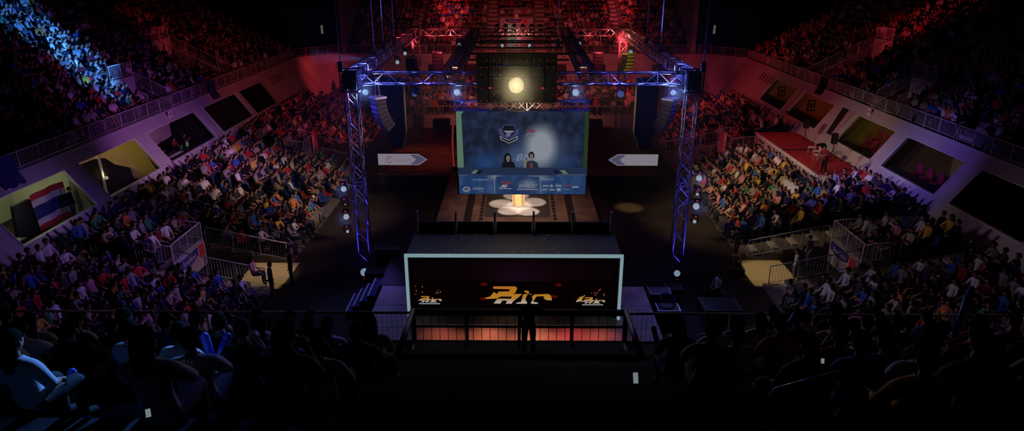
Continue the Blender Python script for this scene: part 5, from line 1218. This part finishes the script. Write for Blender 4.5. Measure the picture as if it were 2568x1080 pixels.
for i, (x, y, w, h) in enumerate(((-6.3, 54.5, 1.4, 1.2), (-5.2, 53.2, 1.0, .9), (-8.3, 55, .8, 1.5), (6.6, 57.6, 1.5, 1.5), (5.4, 55, 1.1, .8))):
    t = thing('amplifier_rack', 'black equipment rack at the back of the %s wing stage, %s from the middle' % ('left' if x < 0 else 'right', ordw({0: 2, 1: 1, 2: 3, 3: 2, 4: 1}[i])), 'rack', (x, y, 1.0 if y < 56.4 else 0)); MB().box(-w/2, w/2, -.35, .35, 0, h).obj('rack_case', 'plastic', t)
    for k in range(3): MB().box(-w/2+.06, w/2-.06, -.37, -.35, .1+h*.28*k, .1+h*.28*k+.2).obj('rack_unit', 'truss_dk', t)
    MB().box(-w/2+.1, -w/2+.14, -.38, -.37, .2, .24).obj('status_light', 'led_red', t)
for i, (x, n) in enumerate(((-7.15, 'left'), (6.5, 'right'))):
    tag(MB().box(x-1.4, x+1.4, 65.2, 65.35, 1.9, 3.0).obj('hanging_banner', 'magenta'), 'dark red banner hung behind the far low rows, %s one' % n, 'banner')

# ------------------------------------------------------------------ camera, world, light
cam = bpy.data.cameras.new('camera'); cam.sensor_width = 36; cam.lens = 36*1680/2568; cam.clip_end = 300
co = bpy.data.objects.new('camera', cam); COL.objects.link(co); co.location = CAM; co.rotation_euler = (PI/2-R(20.4), 0, yw); SC.camera = co
w = bpy.data.worlds.new('hall_dark'); SC.world = w; w.use_nodes = True; w.node_tree.nodes['Background'].inputs[0].default_value = (.8, .5, .5, 1); w.node_tree.nodes['Background'].inputs[1].default_value = .0008

WARM = (1., .78, .56); PUR = (.42, .16, 1.); BLU = (.10, .12, 1.); RED = (1., .05, .06); CY = (.25, .5, 1.)
# warm house wash over the middle of the two lower stands
spot('wash_left', (-3, 34, 9.2), (-13.8, 38, .8), 3900, (1., .70, .54), 60, .9, .3)
spot('wash_left_near', (-3, 31, 9.2), (-16, 30.5, .8), 1500, (1., .56, .62), 50, .9, .3)
spot('wash_right', (3, 34, 9.2), (14.2, 37.5, .8), 4200, (1., .70, .38), 62, .9, .3)
spot('fill_right', (4, 31, 9.2), (17, 26, 1), 700, (1., .66, .52), 60, .9, .3)  # added fill without a fixture, lifts the dim near end
spot('platform_light', (6.6, 40.2, 9.0), (19.6, 44, 2.3), 2000, (1., .45, .45), 44, .8, .1)
# landing lights in the stairwells
spot('stair_left', (-9.5, 30.5, 6), (-12.4, 29, 0), 420, (1., .8, .5), 34, .5, .1)
spot('stair_right', (9.7, 30.5, 6), (12.4, 29.5, 0), 420, (1., .8, .45), 34, .5, .1)
# violet and blue on the side walls
spot('violet_left', (-7.2, 34, 9), (-22.6, 41.5, 4.0), 3300, (.58, .12, .85), 48, .9, .2)
spot('violet_left_near', (-7.2, 30, 9), (-21.5, 27, 2.2), 2000, (.30, .13, 1.), 46, .9, .2)
spot('violet_right', (7.6, 33, 9), (22.2, 36.5, 3.4), 3200, (.26, .14, 1.), 34, 1., .2)
spot('violet_stand_left', (-7, 31, 9), (-16, 23, 1), 1350, (.45, .2, 1.), 50, .9, .2)
# reds at the far end
spot('red_far_left', (-7, 50, 9), (-20.3, 72.2, 2.6), 10000, RED, 19, .7, .1)
spot('red_far_right', (7, 50, 9), (20, 72, 3), 4200, RED, 60, .9, .1)
spot('red_far_tier_left', (-4, 52.6, 9.9), (-8, 81.6, 9.2), 24000, (1., .06, .09), 10, .9, .1)
spot('red_far_tier_right', (4, 52.6, 9.9), (12, 82.5, 9.4), 20000, (1., .06, .10), 10, .9, .1)
spot('red_far_tier', (0, 52.6, 9.9), (0, 78, 6.5), 4200, (1., .06, .05), 62, .8, .1)
spot('red_far_low', (0, 48, 9), (0, 66, 2.4), 3000, (1., .20, .13), 80, .8, .1)
spot('red_left_mid', (-6, 46, 9), (-20, 56, 2), 1500, (1., .12, .10), 62, .8, .1)
spot('red_right_mid', (6, 46, 9), (20, 54, 2), 1300, (1., .10, .10), 62, .8, .1)
spot('red_balcony_left', (-7, 44, 9.8), (-29.3, 56.5, 8.4), 4200, RED, 12, .7, .1)
spot('red_balcony_left_wash', (-7, 46, 9.8), (-27, 62, 7.5), 420, RED, 46, .9, .1)
spot('red_balcony_right', (7, 44, 9.8), (29.5, 55.5, 8.5), 4200, RED, 13, .7, .1)
spot('red_balcony_right_high', (7, 44, 9.8), (32.5, 55, 9.9), 4600, RED, 12, .7, .1)
# cold beam over the left balcony
for (tx, ty, tz, p, d) in ((-31.0, 45.2, 9.5, 9000, 13), (-28.2, 43.2, 8.0, 8000, 12), (-34.0, 47.0, 11.0, 6500, 12), (-26.4, 41.6, 7.0, 4200, 10)):
    spot('cold_beam', (-7.5, 33, 9.8), (tx, ty, tz), p*4.6, (.045, .27, 1.), d*.82, .6, .06)
spot('blue_balcony_right', (7.6, 33, 9.8), (26.5, 37, 7), 170, (.16, .18, 1.), 30, .9, .1)
# rims on the nearest people
spot('rim_left', (-.5, 22, 15.5), (-4.5, 6.1, 10.3), 19000, (.09, .32, 1.), 10, .8, .1)
spot('rim_left_far', (-.5, 22, 15.5), (-3.6, 7.0, 9.6), 1300, (.16, .16, 1.), 15, .8, .1)
for x in (-8.5, 8.5): spot('near_rail_fill', (x, 14.1, 12.5), (x, 14.6, 5.6), 130, (.75, .45, .65), 84, .6, .2)  # added fill without a lamp, brings up the near railing
spot('rim_right', (-3, 29, 9), (5.2, 9, 8.6), 700, (.5, .25, .8), 34, .8, .1)
# blue on the front towers and beam
for sg, x in ((-1, -7.35), (1, 7.65)):
    spot('tower_up', (x, 29.2, .2), (x, 29.62, 9.5), 2600, (.045, .04, 1.), 22, .6, .1)
    point('corner_glow', (x-sg*1.0, 29.6, 9.4), 120, (.14, .17, 1.), .06)
    point('corner_glow', (x, 30.9, 9.42), 110, (.12, .16, 1.), .06)
    point('beam_glow', (x-sg*3.4, 29.7, 9.2), 38, (.07, .06, 1.), .06)
    spot('tower_face', (x-sg*.6, 25.2, 2.0), (x, 29.6, 5.4), 520, (.045, .04, 1.), 48, .9, .1)
    point('array_glow', (x-sg*.25, 30.7, 7.7), 40 if sg < 0 else 4, (.06, .06, 1.), .1)
    spot('side_beam', (x-sg*1.2, 34, 8.3), (x, 36, 9.4), 120, (.12, .12, 1.), 60, .9, .1)
    spot('chain_wash', (x-sg*.6, 36, 9.6), (x, 39.5, 14), 500, (.10, .15, 1.), 40, .9, .05)
    xr = x+sg*.3
    spot('rear_tower_up', (xr, 51.2, .3), (xr, 51.85, 9.5), 1700, (1., .05, .05), 22, .6, .1)
    point('rear_corner_glow', (xr-sg*.9, 51.6, 9.3), 60, (1., .06, .06), .08)
    point('rear_beam_glow', (xr-sg*2.6, 51.7, 9.2), 40, (1., .08, .10), .08)
    point('hung_glow', (xr-sg*2.0, 49.0, 7.9), 9, (1., .06, .06), .1)
spot('array_yellow', (5.6, 41.8, 8.0), (7.1, 44, 8.4), 190, (1., .8, .2), 60, .8, .1)
# stage
for (tx, ty, p) in ((-.95, 36.9, 1), (.95, 37.2, 1), (-.45, 35.7, 1), (.55, 35.6, 1), (-.1, 38.4, 1), (0.1, 36.6, 1)):
    spot('pool_light', (tx*1.6, 33.5, 9.1), (tx, ty, 1), 26000, (1., .88, .70), 10, .35, .05)
spot('pool_centre', (0, 33.5, 9.1), (0.05, 36.5, 1), 16000, (1., .9, .74), 13, .5, .05)
spot('stage_wash', (0, 33, 9), (0, 35.5, 1), 1700, (1., .72, .54), 70, .9, .2)
spot('floor_pool', (6.9, 36, 9), (6.9, 39.1, 0), 4200, (1., .75, .25), 12.5, .9, .05)
spot('header_warm', (0.1, 28.3, 7.9), (0.1, 30, 8.1), 70, (1., .80, .45), 110, .9, .2)
for x in (-2.5, 2.9): point('header_blue', (x, 29.5, 8.35), 12, (.12, .08, 1.), .06)
spot('blinder_beam', (-.07, 28.80, 9.22), camp, 520, (1., .80, .40), 150, .6, .33)
point('blinder_spill', (-.07, 28.5, 9.2), 30, (1., .78, .3), .2)
spot('red_lamp_beam', (8.13, 51.1, 9.2), camp, 160, (1., .12, .1), 140, .6, .1)
for x in (-6.82, -2.72, 2.57, 6.92): spot('lamp_beam', (x, 29.72, 8.80), (x*.9, 0, 11), 120 if abs(x) > 5 else 90, (.25, .42, 1.), 140, .6, .1)
for x, zs in ((-8.1, (4.28, 2.9)), (8.35, (4.85, 3.48))):
    for z in zs: spot('lamp_beam', (x, 29.40, z+.05), (x*1.4, 0, z+2), 45, (.22, .36, 1.), 140, .6, .1)
spot('blue_sweep_right', (7.1, 30.2, 8.7), (17, 36, 3), 900, (.14, .18, 1.), 26, .8, .1)
spot('blue_sweep_left', (-7.0, 30.2, 8.7), (-16, 42, 3), 700, (.14, .18, 1.), 30, .8, .1)
for x, z in ((-8.1, 2.15), (8.3, 2.71)): spot('floor_sweep', (x, 29.5, z), (x*1.25, 27.5 if x < 0 else 28.5, 1.2), 120, (.16, .22, 1.), 14, .5, .05)
spot('header_fill', (0, 22.4, 1.6), (0, 23.6, 3.3), 16, (.55, .16, .75), 130, .9, .3)  # added violet glow with no lamp there, tints the booth header
spot('roof_wash', (0, 28.6, 8.2), (0, 24.6, 3.7), 32, (1., .8, .7), 80, .9, .1)
for x, c, p in ((-2.9, (1., .22, .14), 70), (-1.1, (1., .26, .14), 130), (.6, (1., .28, .16), 165), (2., (1., .10, .10), 110), (3.1, (1., .18, .15), 70)):
    spot('led_spill', (x, 23.1, 2.3), (x*1.02, 21.0, 1), p*1.2, c, 88, 1., .3)
for sg, x in ((-1, -4.9), (1, 4.7)): spot('stage_corner_blue', (x+sg*.4, 27.6, 4.6), (x+sg*.1, 24.4, 1), 28, (.36, .2, 1.), 60, .9, .1)
spot('steps_blue', (-6.2, 29.4, 3.), (-6.9, 26.2, .4), 90, (.2, .16, 1.), 70, .9, .1)
spot('cases_blue', (7.0, 28.4, 3.6), (6.2, 25.4, .8), 90, (.16, .16, 1.), 60, .9, .1)
spot('wing_red', (-5.8, 48, 8), (-6.2, 47.5, 1), 420, (1., .16, .10), 70, .9, .1)
# rooms behind the windows
for sg, wins, cols in ((-1, winL, [((.95, 1., .62), 44), ((1., .76, .28), 40), ((1., .62, .72), 14), ((1., .5, .6), 20), None]), (1, winR, [None, ((1., .72, .2), 3.5), ((1., .75, .2), 18), ((1., .42, .22), 22), ((1., .6, .2), 11)])):
    for (y0, y1), c in zip(wins, cols):
        if c: point('room_light', (xw(sg, ZH)+sg*1.6, (y0+y1)/2, 4.45), c[1], c[0], .3)
point('flag_fill', (-22.15, 28.4, 3.5), 9, (.95, 1., .75), .1)  # added point behind the glass, brightens the front of the flag
point('far_entrance', (-.2, 78.6, 6.3), 14, (1., .5, .45), .2)

cy = SC.cycles; cy.use_denoising = True; cy.max_bounces = 4; cy.diffuse_bounces = 2; cy.glossy_bounces = 2; cy.transparent_max_bounces = 6; cy.sample_clamp_indirect = 2.
try: cy.use_light_tree = True
except Exception: pass
vs = SC.view_settings; vs.view_transform = 'Standard'; vs.look = 'None'; vs.exposure = 0; vs.gamma = 1; vs.use_curve_mapping = False
bpy.context.view_layer.update()

# thin stage haze hanging in the rig
hz = MB().box(-10.5, 10.8, 25.5, 56, .05, 12.5).mesh('stage_haze'); hm_ = bpy.data.materials.new('stage_haze'); hm_.use_nodes = True; nt = hm_.node_tree; nt.nodes.clear()
vo = nt.nodes.new('ShaderNodeVolumeScatter'); vo.inputs['Density'].default_value = .0018; vo.inputs['Anisotropy'].default_value = .3; oo = nt.nodes.new('ShaderNodeOutputMaterial'); nt.links.new(vo.outputs[0], oo.inputs['Volume'])
hz.materials.append(hm_); o = link('stage_haze', hz); o['kind'] = 'stuff'; o['label'] = 'thin haze hanging in the air around the stage rig'; o['category'] = 'haze'

# added balls of scatter volume that make the glow round the lit lamps
pm = bpy.data.materials.new('lamp_glow_haze'); pm.use_nodes = True; nt = pm.node_tree; nt.nodes.clear(); L = nt.links
tc = nt.nodes.new('ShaderNodeTexCoord'); g = nt.nodes.new('ShaderNodeTexGradient'); g.gradient_type = 'QUADRATIC_SPHERE'; mu = nt.nodes.new('ShaderNodeMath'); mu.operation = 'MULTIPLY'; mu.inputs[1].default_value = .22
vo = nt.nodes.new('ShaderNodeVolumeScatter'); vo.inputs['Anisotropy'].default_value = 0.; oo = nt.nodes.new('ShaderNodeOutputMaterial')
L.new(tc.outputs['Object'], g.inputs['Vector']); L.new(g.outputs['Fac'], mu.inputs[0]); L.new(mu.outputs[0], vo.inputs['Density']); L.new(vo.outputs[0], oo.inputs['Volume'])
pmesh = MB().ellip((0, 0, 0), (1, 1, 1), 20, 14).mesh('lamp_glow_haze'); pmesh.materials.append(pm)
for i, (x, y, z, r) in enumerate([(-.07, 28.3, 9.25, 1.5)]+[(x, 29.4, 8.8, .8) for x in (-6.82, -2.72, 2.57, 6.92)]+[(-8.1, 29.1, 4.33, .6), (-8.1, 29.1, 2.95, .6), (8.35, 29.1, 4.9, .6), (8.35, 29.1, 3.53, .6), (8.05, 50.9, 9.2, 1.2)]):
    o = link('lamp_glow_haze', pmesh); o.location = (x, y, z); o.scale = (r, r*.7, r); o['kind'] = 'stuff'; o['label'] = 'added ball of haze shaped as the glow before a lit stage lamp'; o['category'] = 'haze'; o['group'] = 'added glow haze round the lit lamps'
